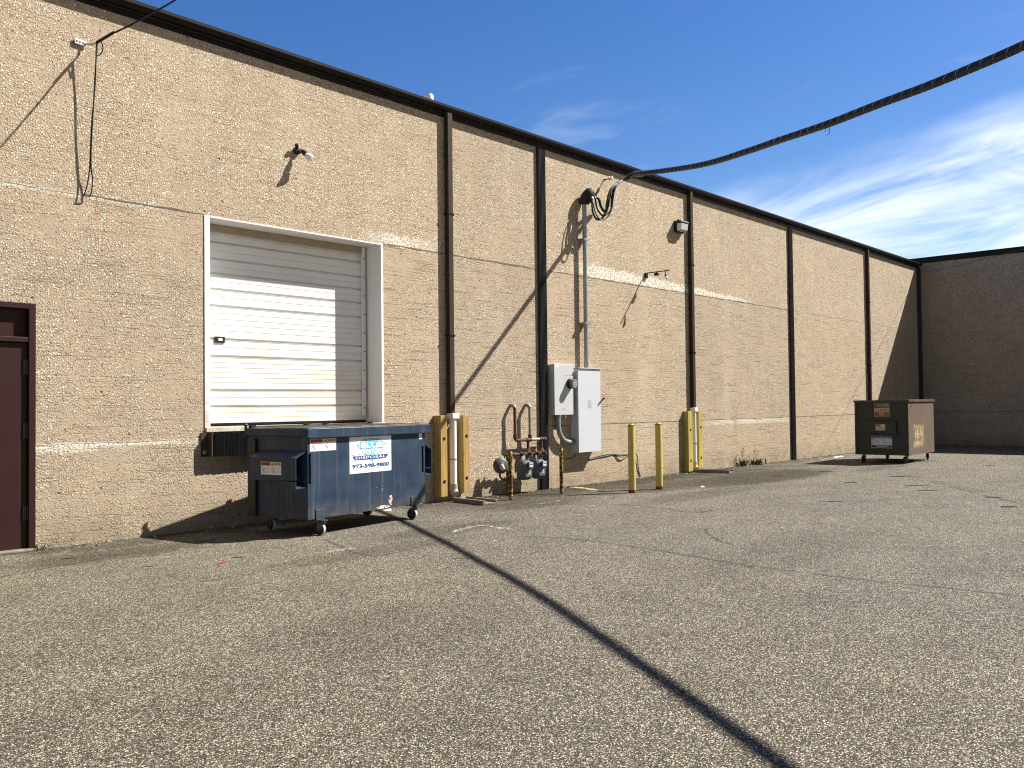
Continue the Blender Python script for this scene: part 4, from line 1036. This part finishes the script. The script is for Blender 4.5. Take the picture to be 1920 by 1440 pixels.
cc = empty('switch_cabinet', (14.8, 0, .69), 0, 'tall pale grey electrical cabinet with a red tipped switch lever', 'electric cabinet')
cv2 = cabinet(cc, 14.43, 15.185, .69, 2.395, .215, M_EBOX2, 'enclosure')
m = MB(); m.prism([(14.415, -.24, 2.402), (15.20, -.24, 2.402), (15.20, -.003, 2.412), (14.415, -.003, 2.412)], (0, 0, .016)); m.build('rain_hood', M_EBOX2, cc, smooth=0)
s = Sheet((14.75, -.2175, 1.585), Xv, Zv, Ny, .12, .17, .001); s.plate(M_EBOX2)
for i in range(3): s.rect(.08+.31*i, .05, .30+.31*i, .95, S_GREY, 1)
for j in range(4): s.rect(.05, .04+.24*j, .95, .07+.24*j, M_EBOX2, 2)
s.build('rating_plate', cv2, False)
m = MB(); m.box((15.188, -.16, 1.50), (15.215, -.09, 1.72)); m.prism([(15.216, -.135, 1.56), (15.216, -.115, 1.56), (15.216, -.20, 1.745), (15.216, -.22, 1.735)], (.016, 0, 0))
lv = m.build('switch_lever', M_BLACK, cc, bevel=.003)
MB().tube([(15.224, -.205, 1.735), (15.23, -.25, 1.775), (15.235, -.295, 1.81)], [.015, .02, .024], 10).build('grip', M_REDTIP, lv)

cd = MB(); pts = [Vector((13.93, -.09, 1.46)), Vector((13.93, -.09, 1.25))] + arc((14.27, -.09, 1.25), (-1,0,0), (0,0,-1), .34, 0, R_(90), 10) + [Vector((14.427, -.09, .91))]
cd.tube(pts, .048, 18); cd.cyl((13.93,-.09,1.43), (13.93,-.09,1.462), .064, 12); cd.cyl((14.38,-.09,.91), (14.426,-.09,.91), .064, 12)
tag(cd.build('conduit', painted('grey_pvc_conduit', (.23,.25,.25), .45, 0, .08, 8, .05, .2, (.15,.15,.14))), 'bent grey conduit linking the two electrical cabinets below', 'conduit')

ma = empty('service_mast', (14.86, -.1, 2.42), 0, 'tall galvanised service mast rising from the switch cabinet to a weatherhead', 'service mast')
MX, MY = 14.86, -.105
m = MB(); m.cyl((MX, MY, 2.43), (MX, MY, 5.86), .046, 20); m.build('pipe', M_GALV, ma)
for z in (5.52, 2.5): MB().cyl((MX, MY, z-.05), (MX, MY, z+.05), .054, 18).build('coupling', M_GALV, ma)
for z in (5.1, 3.35):
    m = MB(); m.box((MX-.09, MY-.052, z-.02), (MX+.09, -.003, z+.02)); m.cyl((MX-.075, -.06, z), (MX-.075, -.17, z), .012, 8); m.cyl((MX+.075, -.06, z), (MX+.075, -.13, z), .012, 8); m.build('clamp', M_GALV, ma)
# weatherhead: hooded dome leaning out over the cable mouth
m = MB(); hp = Vector((MX, MY, 5.85)); hd = Vector((.38, -.42, .82)).normalized()
m.lathe(hp, (0,0,1), [(0, .056), (.05, .058)], 18)
m.lathe(hp + Vector((-.02,.03,.02)), hd, [(-.02, .06), (.04, .10), (.12, .125), (.22, .125), (.30, .105), (.345, .06), (.355, .005)], 24)
m.build('weatherhead', painted('dark_cast_alloy', (.028,.028,.030), .6, .1, spec=.2), ma)
m = MB(); m.lathe(hp + Vector((.055,-.10,.08)), Vector((.5,-.55,-.65)).normalized(), [(0, .10), (.05, .095), (.055, .02)], 20); m.build('cable_mouth', M_BLACK, ma)

# overhead service bundle
TH = R_(-123.5); d2 = Vector((math.cos(TH), math.sin(TH), 0)); CA = Vector((16.223, -.1, 0))
sz = [(0.62, 6.56), (.88, 6.51), (2.51, 6.17), (4.07, 5.88), (5.53, 5.70), (6.40, 5.61), (7.62, 5.475), (8.76, 5.385), (9.60, 5.31), (10.32, 5.265), (10.99, 5.235), (12.0, 5.215), (13.7, 5.20), (15.5, 5.22), (18, 5.36), (24, 6.0), (30, 7.0)]
cp_ = spline([CA + d2*s_ + Vector((0,0,z)) for s_, z in sz], 6)
sc_ = empty('service_cable', cp_[0], 0, 'thick black lashed bundle of power cables swooping across the sky', 'power cable')
nn = Vector((-d2.y, d2.x, 0))
for k, (ox, oz, rr_) in enumerate(((-.021, -.018, .027), (.022, -.017, .027), (.0, .021, .026))):
    m = MB(); m.tube([p + nn*ox + Vector((0,0,oz)) for p in cp_], rr_, 10); m.build('conductor', M_CABLE, sc_, smooth=60)
m = MB(); m.tube([p + Vector((0,0,.050)) for p in cp_], .005, 6); m.build('messenger_wire', M_LASH, sc_, smooth=60)
acc = [0.0]
for a, b in zip(cp_[:-1], cp_[1:]): acc.append(acc[-1]+(b-a).length)
def along(t):
    for i in range(len(acc)-1):
        if acc[i+1] >= t: 
            f_ = (t-acc[i])/(acc[i+1]-acc[i]); return cp_[i].lerp(cp_[i+1], f_), (cp_[i+1]-cp_[i]).normalized()
    return cp_[-1], (cp_[-1]-cp_[-2]).normalized()
m = MB(); hel = []; t = .15; ph = 0
while t < 14.5:
    p, tg = along(t); s1 = tg.cross(Vector((0,0,1))).normalized(); s2 = s1.cross(tg); rad = .0515 + (.02 if t < .6 else 0)
    hel.append(p + s1*math.cos(ph)*rad + s2*(math.sin(ph)*rad*.92)); pitch = .10 if t < .7 else .18
    t += pitch/12; ph += 2*math.pi/12
m.tube(hel, .0030, 5); m.build('lashing', M_LASH, sc_, smooth=60)
def on_cable(px, py):
    best = None
    for i in range(400):
        p, _ = along(acc[-1]*i/400); v = p-CAM; x = 960+FPX*v.dot(CR)/v.dot(CF); 
        if v.dot(CF) > 0 and (best is None or abs(x-px) < best[0]): best = (abs(x-px), p)
    return best[1]
p = on_cable(1552, 240); m = MB(); m.tube(spline([p+Vector((0,0,-.04)), p+d2*-.02+Vector((0,0,-.10)), p+d2*.02+Vector((0,0,-.15)), p+d2*.07+Vector((0,0,-.13)), p+d2*.07+Vector((0,0,-.06))], 5), .004, 6); m.build('wire_loop', M_BLACK, sc_)
p = on_cable(1459, 265); m = MB(); m.tube([p+Vector((0,0,.10)), p+d2*.01+Vector((0,0,.05)), p+nn*.06, p+Vector((0,0,-.06)), p-nn*.06, p+Vector((0,0,.05))], .005, 6); m.build('wire_tie', M_LASH, sc_)

# drip loops between weatherhead and bundle
hm = Vector((MX+.10, MY-.17, 5.98)); end = cp_[0]
def loopcab(name, pts, r, mat=M_CABLE): m = MB(); m.tube(spline(pts, 8), r, 8); return m.build(name, mat, sc_, smooth=60)
yy = (-.30, -.34, -.36, -.40)
loopcab('drip_loop', [hm+Vector((.02,0,0)), W(1122,372,-.30), W(1127,388,-.34), W(1136,397,-.38), W(1141,380,-.42), W(1146,358,-.44), W(1160,342,-.46), W(1178,334,-.46), end+nn*.02], .027)
loopcab('drip_loop', [hm+Vector((-.03,0,-.02)), W(1116,372,-.30), W(1120,392,-.34), W(1130,404,-.38), W(1141,399,-.42), W(1147,388,-.44), W(1148,368,-.46), W(1154,350,-.47), W(1170,337,-.47), end-nn*.02], .020)
loopcab('drip_loop', [hm+Vector((-.05,0,-.04)), W(1110,378,-.28), W(1112,398,-.32), W(1119,411,-.36), W(1129,409,-.40), W(1136,395,-.43), W(1139,375,-.45), W(1147,352,-.46), W(1168,338,-.47), end], .022)
loopcab('drip_loop', [hm+Vector((-.06,0,-.05)), W(1112,380,-.34), W(1117,400,-.40), W(1126,412,-.46), W(1138,408,-.50), W(1146,394,-.52), W(1149,374,-.52), W(1156,350,-.50), W(1174,335,-.48), end+nn*.01], .014)
for px in (1140, 1147):
    m = MB(); m.tube([W(px,388,-.43), W(px+1,366,-.45)], [.03, .03], 12); m.build('splice_cover', M_BLACK, sc_)
# messenger anchor on the wall
an = empty('wire_anchor', (15.75, 0, 6.5), 0, 'porcelain knob anchor for the service cable just under the gutter shadow', 'insulator')
ap = W(1133, 337, -.003); MB().lathe(ap, (0,-1,0), [(0, .02), (.02, .02), (.02, .012), (.17, .012)], 10).build('screw', M_RUSTPIPE, an)
MB().lathe(ap+Vector((0,-.12,0)), (0,-1,0), [(0, .03), (.01, .042), (.03, .042), (.04, .026), (.06, .026), (.07, .044), (.095, .04), (.1, .01)], 18).build('knob', painted('glazed_porcelain', (.62,.58,.52), .3), an)
m = MB(); m.tube(spline([ap+Vector((0,-.175,0)), W(1165, 334, -.35), end+Vector((0,0,.05))], 6), .006, 6); m.build('dead_end_wire', M_LASH, an)

# low wires across the wall below the cabinets
m = MB()
m.tube(spline([W(1078,852,-.01), W(1076,858,-.012), W(1066,860,-.014), W(1056,861,-.012)], 6), .008, 6)
m.tube(spline([W(1103,862,-.014), W(1120,858,-.012), W(1140,854,-.014), W(1152,852,-.012), W(1160,862,-.014), W(1168,861,-.012), W(1180,852,-.014), W(1190,850,-.03), W(1195,856,-.03), W(1197,880,-.014), W(1201,893,-.012)], 6), .010, 6)
m.tube(spline([W(1103,861,-.012), W(1122,855,-.012), W(1146,851,-.012), W(1164,853,-.012), W(1180,851,-.012)], 6), .007, 6)
tag(m.build('loose_wire', M_CABLE), 'loose black wire sagging along the wall behind the yellow bollards', 'wire')

# ================================================================== WALL LIGHTS
bl = empty('flood_lamp', W(558, 285), 0, 'dark two socket flood lamp with one white bulb above the dock door', 'wall lamp')
q = W(556, 283); MB().lathe(q+Vector((0,-.003,0)), (0,-1,0), [(0, .06), (.045, .06), (.05, .05), (.055, .02)], 20).build('junction_box', M_BLACK, bl)
def lamp(root, base, d, bulb=True, s=1.0):
    d = Vector(d).normalized(); m = MB(); m.lathe(base, d, [(0, .018*s), (.03*s, .022*s), (.035*s, .036*s), (.10*s, .040*s), (.105*s, .03*s)], 18); o = m.build('socket', M_BLACK, root)
    if bulb: MB().lathe(base+d*.10*s, d, [(0, .028*s), (.03*s, .040*s), (.085*s, .064*s), (.10*s, .062*s), (.112*s, .045*s), (.116*s, .005)], 22).build('bulb', M_LAMPWHITE, o)
MB().tube([q+Vector((.0,-.055,0)), q+Vector((.03,-.08,.01))], .016, 10).build('knuckle', M_GALV, bl)
lamp(bl, q+Vector((.03,-.085,.0)), (.25, -.55, -.55)); lamp(bl, q+Vector((-.01,-.06,.03)), (-.5, -.2, .35), False, .7)

rl = empty('arm_lamp', W(1210, 518), 0, 'slim black arm lamp with two hanging bulbs reaching out over the wall', 'wall lamp')
q = W(1210, 517); m = MB(); m.box((q.x-.045, -.05, q.z-.06), (q.x+.045, -.003, q.z+.06)); m.build('junction_box', M_BLACK, rl, bevel=.008)
m = MB(); m.box((q.x-.012, -.64, q.z+.045), (q.x+.012, -.051, q.z+.066)); m.build('arm', M_BLACK, rl)
for yv, bulb in ((-.30, False), (-.53, True)):
    b_ = Vector((q.x, yv, q.z+.044)); m = MB(); m.cyl(b_, b_+Vector((0,0,-.05)), .012, 8); m.build('stem', M_BLACK, rl)
    if bulb: lamp(rl, b_+Vector((0,0,-.05)), (.1,-.25,-.9), True, .62)
    else:
        m = MB(); m.box((b_.x-.035, b_.y-.05, b_.z-.075), (b_.x+.035, b_.y+.05, b_.z-.012)); m.build('sensor', M_BLACK, rl, bevel=.01)
m = MB(); m.box((q.x-.04, -.20, q.z-.045), (q.x+.04, -.06, q.z-.0)) ; m.build('driver_box', M_BLACK, rl, bevel=.01) if False else None

wp = empty('wall_pack', W(1268, 420), 0, 'boxy bronze wall pack light with a prismatic lens near the second downspout', 'wall lamp')
a = W(1264, 434); x0 = a.x-.02; x1 = x0+.36; zb = a.z-.02; zt = zb+.27; dd_ = .21
m = MB(); m.prism([(x0, -.003, zb), (x0, -.003, zt), (x0, -dd_*.92, zt), (x0, -dd_, zt-.025), (x0, -dd_, zt-.06), (x0, -.075, zt-.06), (x0, -.075, zb+.03), (x0,-.09,zb)], (x1-x0, 0, 0)); m.build('housing', M_BLACK, wp, smooth=0, bevel=.006)
m = MB(); m.prism([(x0+.02, -.076, zt-.062), (x0+.02, -dd_+.005, zt-.062), (x0+.02, -dd_+.03, zb+.05), (x0+.02, -.11, zb+.02), (x0+.02, -.092, zb+.02), (x0+.02,-.076,zb+.032)], (x1-x0-.04, 0, 0)); m.build('lens', M_LENS, wp, smooth=0, bevel=.012)
m = MB(); m.cyl(((x0+x1)/2-.06, -.05, zt), ((x0+x1)/2-.06, -.05, zt+.05), .02, 12); m.build('photocell', M_BLACK, wp)

# ================================================================== LEFT WIRE, FAR WIRES
sw = empty('wire_hook', W(150, 79), 0, 'small galvanised hook bracket holding the thin wire high on the left wall', 'bracket')
h0, h1 = W(140, 76, -.02), W(163, 84, -.02)
m = MB(); dv = h1-h0; m.prism([h0+Vector((0,0,-.03)), h1+Vector((0,0,-.03)), h1+Vector((0,0,.035)), h0+Vector((0,0,.035))], (0, -.012, 0)); m.prism([h0+Vector((0,.017,-.02)), h1+Vector((-.04,.017,-.02)), h1+Vector((-.04,.017,.02)), h0+Vector((0,.017,.02))], (0,-.016,0)); m.build('plate', painted('bright_galvanised', (.62,.63,.63), .4, .3), sw)
hk = W(181, 80, -.15); MB().tube([h1+Vector((-.03,-.012,0)), h1+Vector((.03,-.06,-.005)), hk], .010, 8).build('hook', M_GALV, sw)
m = MB()
for i in range(4): m.cyl(h0.lerp(h1, .15+.25*i)+Vector((0,-.0125,.0)), h0.lerp(h1, .15+.25*i)+Vector((0,-.016,.0)), .010, 8)
m.build('bolt_head', M_BLACK, sw)
tw = empty('drop_wire', hk, 0, 'thin black drop wire with a long slack loop hanging on the left wall', 'wire')
TL = R_(-58); dl = Vector((math.cos(TL), math.sin(TL), 0))
m = MB(); m.tube([hk, hk+dl*.16+Vector((0,0,.075)), hk+dl*.45+Vector((0,0,.175)), hk+dl*.76+Vector((0,0,.30)), hk+dl*1.07+Vector((0,0,.44)), hk+dl*3+Vector((0,0,1.3)), hk+dl*9+Vector((0,0,3.6))], .011, 8); m.tube([hk+Vector((.0,0,0)), hk+dl*.13+Vector((0,0,.06)), hk+dl*.25+Vector((0,0,.115))], .018, 8); m.build('span', M_CABLE, tw)
m = MB(); m.tube(spline([hk, W(180,110,-.14), W(178,165,-.12), W(172,230,-.10), W(169.5,285,-.08), W(168,315,-.07), W(164,345,-.06), W(158,364,-.05), W(155,368,-.05)], 8), .008, 7)
m.tube(spline([hk+Vector((.01,0,0)), W(179,130,-.13), W(175,200,-.11), W(171,280,-.09), W(171,315,-.08), W(173.5,335,-.07), W(172,357,-.06), W(168,368,-.05), W(160,369,-.05), W(155,368,-.05)], 8), .008, 7)
m.tube(spline([hk+dl*.06+Vector((0,0,.03)), W(193,90,-.2), W(189,101,-.17), W(181,104,-.16), W(180,96,-.15)], 6), .007, 6)
m.build('slack_loop', M_CABLE, tw)
# far thin wires from the inner corner
TF = R_(-144); df = Vector((math.cos(TF), math.sin(TF), 0)); c0 = W(1727, 508, -.1); c1 = W(1728, 494, -.1)
m = MB(); m.tube([c0, c0+df*.8+Vector((0,0,-.12)), c0+df*2.9+Vector((0,0,-.31)), c0+df*6+Vector((0,0,-.50)), c0+df*10+Vector((0,0,-.72)), c0+df*20+Vector((0,0,-.85)), c0+df*33+Vector((0,0,.2))], .007, 6)
tag(m.build('far_wire', M_CABLE), 'thin lower wire running out from the far inner corner', 'wire')
m = MB(); q = X_ = c1; dg_ = Vector((.02, -1, 0)).normalized()
m.tube([c1, c1+dg_*1.2+Vector((0,0,-.01)), c1+dg_*4+Vector((0,0,.05)), c1+dg_*10+Vector((0,0,.25)), c1+dg_*22+Vector((0,0,.6))], .007, 6)
tag(m.build('far_wire', M_CABLE), 'thin upper wire along the shaded far building just under its cap', 'wire')

# ================================================================== WEEDS AND LITTER
def weed(name, p, n, L, spread, label, seed, stalks=0, cat='weed'):
    r = random.Random(seed); m = MB()
    for i in range(n):
        a = r.uniform(0, 2*math.pi); e = r.uniform(.25, 1.25); ln = L*r.uniform(.5, 1.1); wd = ln*r.uniform(.10, .2)
        b = Vector((p.x + r.gauss(0, spread), p.y + r.gauss(0, spread*.5), .002)); d = Vector((math.cos(a)*math.cos(e), math.sin(a)*math.cos(e), math.sin(e)))
        if b.y > -.03 and p.y > -.5: b.y = -.03
        if p.y > -.5 and d.y > 0: d.y *= -.3
        sd = d.cross(Vector((0,0,1))).normalized()*wd; md_ = b + d*ln*.5 + Vector((0,0,ln*.06)); tip = b + d*ln - Vector((0,0,ln*.18*math.cos(e)))
        tip.z = max(tip.z, .004)
        m.add([b-sd*.25, b+sd*.25, md_+sd*.5, tip, md_-sd*.5], [(0,1,2,4), (4,2,3)], 0)
    for i in range(stalks):
        b = Vector((p.x + r.gauss(0, spread*.5), min(p.y, -.05), 0)); t_ = b + Vector((r.uniform(-.2,.2)*L*2, r.uniform(-.2,.05)*L, L*r.uniform(1.4, 2.1)))
        m.tube([b, b.lerp(t_, .5)+Vector((.01,0,.01)), t_], .0025, 4, 1)
        for k in range(7): 
            q = b.lerp(t_, r.uniform(.5, 1)); e_ = q + Vector((r.uniform(-.05,.05), r.uniform(-.04,.04), r.uniform(.0,.05))); m.tube([q, e_], .004, 4, 1)
    return tag(m.build(name, [M_LEAF, M_STALK], smooth=0, fix=False), label, cat, 'weeds in the asphalt')
weed('weed', Vector((21.55, -.10, 0)), 60, .24, .09, 'green weed tuft with dry stalks at the wall right of the timber posts', 2, 4)
weed('weed', Vector((22.35, -.10, 0)), 70, .24, .12, 'wider green weed tuft farther along the wall toward the dumpster', 3, 3)
weed('weed', Vector((4.17, -.07, 0)), 60, .09, .07, 'small weed tuft at the foot of the brown entry door', 4, 0)
weed('weed', G(1722, 866), 130, .10, .34, 'low green weeds growing in front of the green dumpster', 5, 0)
weed('weed', G(1150, 936), 16, .05, .05, 'tiny green sprout in the asphalt near the yellow bollards', 6, 0)

def twig(px, py, L, a, label, seed, w=.010, mat=M_TWIG, name='twig', cat='twig', group='twigs on the asphalt'):
    w *= .52; r = random.Random(seed); p = G(px, py); d = Vector((math.cos(a), math.sin(a), 0)); n_ = Vector((-d.y, d.x, 0)); pts = []
    for i in range(6): pts.append(p + d*(L*(i/5-.5)) + n_*r.uniform(-.03, .03)*L + Vector((0,0,w*.8)))
    m = MB(); m.tube(pts, [w*.5, w, w*.9, w, w*.8, w*.3], 6); return tag(m.build(name, mat), label, cat, group)
va = R_(-42)
far = 'thin dark twig lying on the far asphalt near the green dumpster'
twig(1690, 893.5, .55, va, 'long dark twig, leftmost of the cluster in front of the green dumpster', 1, .018)
for i, (x, y, L) in enumerate(((1722, 910.5, .55), (1742, 920, .45), (1858, 873, .30))): twig(x, y, L, va-.08, far, 10+i, .013)
twig(1864, 933, .30, va-.2, 'stubby dark twig lying near the right edge of the yard', 21, .016); twig(1892, 951, .26, va-.15, 'dark twig farthest right on the grey yard', 22, .018)
twig(1550, 884, .4, va, 'dark twig in the stained patch left of the green dumpster', 23, .016); twig(1560, 941, .45, va+.1, 'dark twig in the open middle of the far yard', 24, .013)
twig(1458, 893, .35, va, 'dark twig on the stained asphalt beyond the bollards', 25, .016); twig(1595, 905, .3, va, 'short twig on the asphalt in line with the dumpster casters', 26, .014)
twig(450, 1045.5, .16, va+.1, 'dark stick on the asphalt below the shadow of the blue dumpster', 27, .010); twig(127, 1048, .14, va, 'dark stick on the asphalt near the brown entry door', 28, .010)
twig(278, 1062, .12, va, 'thin dark stick between the entry door and the red scrap', 29, .008); twig(868, 1047, .22, va, 'pale brown stick beside the cable shadow', 30, .007)
p = G(418, 1056); m = MB(); m.prism([p+Vector((-.07,-.02,.003)), p+Vector((.05,.01,.003)), p+Vector((.055,.025,.010)), p+Vector((-.06,-.005,.008))], (0,0,.003)); m.prism([p+Vector((-.03,-.02,.009)), p+Vector((.0,.03,.016)), p+Vector((.012,.03,.018)), p+Vector((-.015,-.02,.010))], (0,0,.003))
tag(m.build('plastic_scrap', M_REDSCRAP, smooth=0), 'small torn red plastic scrap on the asphalt', 'litter')
p = G(733, 1003) if False else G(724, 958); 
m = MB(); m.prism([p+Vector((-.09,-.03,.003)), p+Vector((.08,-.05,.003)), p+Vector((.11,.02,.02)), p+Vector((-.05,.04,.012))], (0,0,.006)); tag(m.build('paper_scrap', M_LITTER, smooth=0), 'white paper scrap on the ground behind the blue dumpster front caster', 'litter')
p = G(1571, 857.5); m = MB(); m.prism([p+Vector((-.35,-.03,.003)), p+Vector((.30,-.05,.003)), p+Vector((.36,.02,.02)), p+Vector((-.25,.04,.012))], (0,0,.008)); tag(m.build('paper_scrap', M_LITTER, smooth=0), 'pale flattened scrap at the wall foot left of the green dumpster', 'litter')
p = G(1316, 914); m = MB(); m.prism([p+Vector((-.05,-.01,.003)), p+Vector((.06,-.03,.003)), p+Vector((.05,.03,.02))], (0,0,.012)); tag(m.build('paper_scrap', M_LITTER, smooth=0), 'tiny pale scrap in the yard in front of the timber posts', 'litter')

gr = MB(); r = random.Random(91)
for i in range(1500):
    x = r.uniform(4.2, 35.5); y = -abs(r.gauss(0, .16)) - .012
    if DX0+.5 < x < DX1-.6 and r.random() < .5: continue
    q = r.choice((.006, .008, .010, .014, .020)) * r.uniform(.7, 1.3); a_ = r.uniform(0, 6.28); ca_, sa_ = math.cos(a_), math.sin(a_)
    P0 = [(q, 0, 0), (-q*.4, q*.8, 0), (-q*.7, -q*.6, 0), (q*.1, q*.05, q*.9)]
    if r.random() < .2: P0 = [(q*2.2, 0, 0), (-q*2, q*.5, 0), (-q*2, -q*.5, 0), (0, 0, q*.5)]
    gr.add([(x + u*ca_ - v*sa_, min(y + u*sa_ + v*ca_, -.004), w_+.003) for u, v, w_ in P0], [(0, 1, 3), (1, 2, 3), (2, 0, 3)], r.choice((0, 0, 1, 2, 2)))
tag(gr.build('grit', [plain('grey_grit', (.20, .18, .15), .9), plain('pale_grit', (.45, .40, .32), .9), plain('dead_leaf_bits', (.075, .045, .025), .9)], origin=(18, 0, 0), smooth=0, fix=False), 'loose grit and dry leaf bits gathered along the wall foot', 'grit', kind='stuff')

# ================================================================== SUN, SKY, CAMERA
S = Vector((-.59, .375, -.715)).normalized()
sl = bpy.data.lights.new('sun', 'SUN'); sl.energy = 5.0; sl.angle = R_(.53); sl.color = (1.0, .945, .86)
so = bpy.data.objects.new('sun', sl); COL.objects.link(so); so.rotation_euler = S.to_track_quat('-Z', 'Y').to_euler(); so.location = (20, -30, 40)
el = math.asin(-S.z); az = math.atan2(-S.x, -S.y)      # clockwise from +Y

world = bpy.data.worlds.new('World'); scene.world = world; world.use_nodes = True
t = world.node_tree; t.nodes.clear()
class WT(NT):
    def __init__(s, tree): s.t = tree
k = WT(t)
sky = k.n('ShaderNodeTexSky', sky_type='NISHITA'); sky.sun_disc = False; sky.sun_elevation = el; sky.sun_rotation = az; sky.air_density = 1.0; sky.dust_density = .4; sky.ozone_density = 2.2; sky.altitude = 50
hsv = k.n('ShaderNodeHueSaturation'); hsv.inputs['Saturation'].default_value = 1.35; hsv.inputs['Value'].default_value = 1.27; hsv.inputs['Hue'].default_value = .512; k.l(sky.outputs[0], hsv.inputs['Color'])
Dv = k.coord('Generated')
d1, d2_ = Vector((.8544, .4696, .2225)), Vector((.9406, .1995, .2747))
A = (d2_-d1).normalized(); Nn = d2_.cross(d1).normalized()
if Nn.z > 0: Nn = -Nn
B = A.cross(Nn)
def dot(v): 
    nd = k.n('ShaderNodeVectorMath', operation='DOT_PRODUCT'); k.l(Dv, nd.inputs[0]); nd.inputs[1].default_value = v; return nd.outputs['Value']
ca, cb, cc_ = dot(A), dot(Nn), dot(B)
cmb = k.n('ShaderNodeCombineXYZ'); k.l(k.math('MULTIPLY', ca, 3.2), cmb.inputs[0]); k.l(k.math('MULTIPLY', cb, 13.0), cmb.inputs[1]); k.l(k.math('MULTIPLY', cc_, 2.0), cmb.inputs[2])
cn = k.noise(cmb.outputs[0], 1.3, 9, .60, .7)
cn2 = k.noise(cmb.outputs[0], .55, 5, .55, .3)
band = k.math('MULTIPLY', k.mr(k.math('ADD', cb, k.math('MULTIPLY', k.math('SUBTRACT', cn2, .5), .10)), -.02, .05, 0, 1, True), k.mr(ca, -.95, .25, .8, 1.0))
dens = k.math('MULTIPLY', band, k.mr(k.math('ADD', k.math('MULTIPLY', cn, .62), k.math('MULTIPLY', cn2, .5)), .39, .69, 0.0, 1.0, True))
wis = k.math('MULTIPLY', k.math('MULTIPLY', k.mr(cb, -.22, -.12, 0, 1, True), k.mr(cb, .0, -.05, 0, 1, True)), k.mr(cn, .52, .80, 0, .20, True))
lowz = k.sep(Dv)[2]
hz = k.mr(lowz, .16, .0, 0, .5, True)
den = k.math('MAXIMUM', k.math('MAXIMUM', k.math('MULTIPLY', dens, .95), wis), hz)
BASE = k.mix(k.mr(k.sep(Dv)[1], .02, -.35, 0, .8, True), hsv.outputs['Color'], (1.35, 1.25, 1.1))     # grey veil added behind the camera to take the blue out of shadow fill
CLOUD = k.mix(den, BASE, (12.0, 12.5, 13.0))
bg = k.n('ShaderNodeBackground'); k.l(CLOUD, bg.inputs['Color']); bg.inputs['Strength'].default_value = .05
wo = k.n('ShaderNodeOutputWorld'); k.l(bg.outputs[0], wo.inputs[0])

cam = bpy.data.cameras.new('camera'); cam.sensor_width = 36.0; cam.sensor_fit = 'HORIZONTAL'; cam.lens = FPX/1920*36.0; cam.clip_start = .05; cam.clip_end = 3000
co = bpy.data.objects.new('camera', cam); COL.objects.link(co)
M = Matrix((CR, CU, -CF)).transposed().to_4x4(); M.translation = CAM; co.matrix_world = M
scene.camera = co
scene.view_settings.view_transform = 'Standard'; scene.view_settings.look = 'None'; scene.view_settings.gamma = 1.0; scene.view_settings.exposure = 1.12
scene.view_settings.use_curve_mapping = False
scene.cycles.max_bounces = 6
scene.cycles.use_denoising = True; scene.cycles.denoising_input_passes = 'RGB_ALBEDO_NORMAL'; scene.cycles.denoising_prefilter = 'NONE'
scene.cycles.pixel_filter_type = 'BLACKMAN_HARRIS'; scene.cycles.filter_width = 1.15
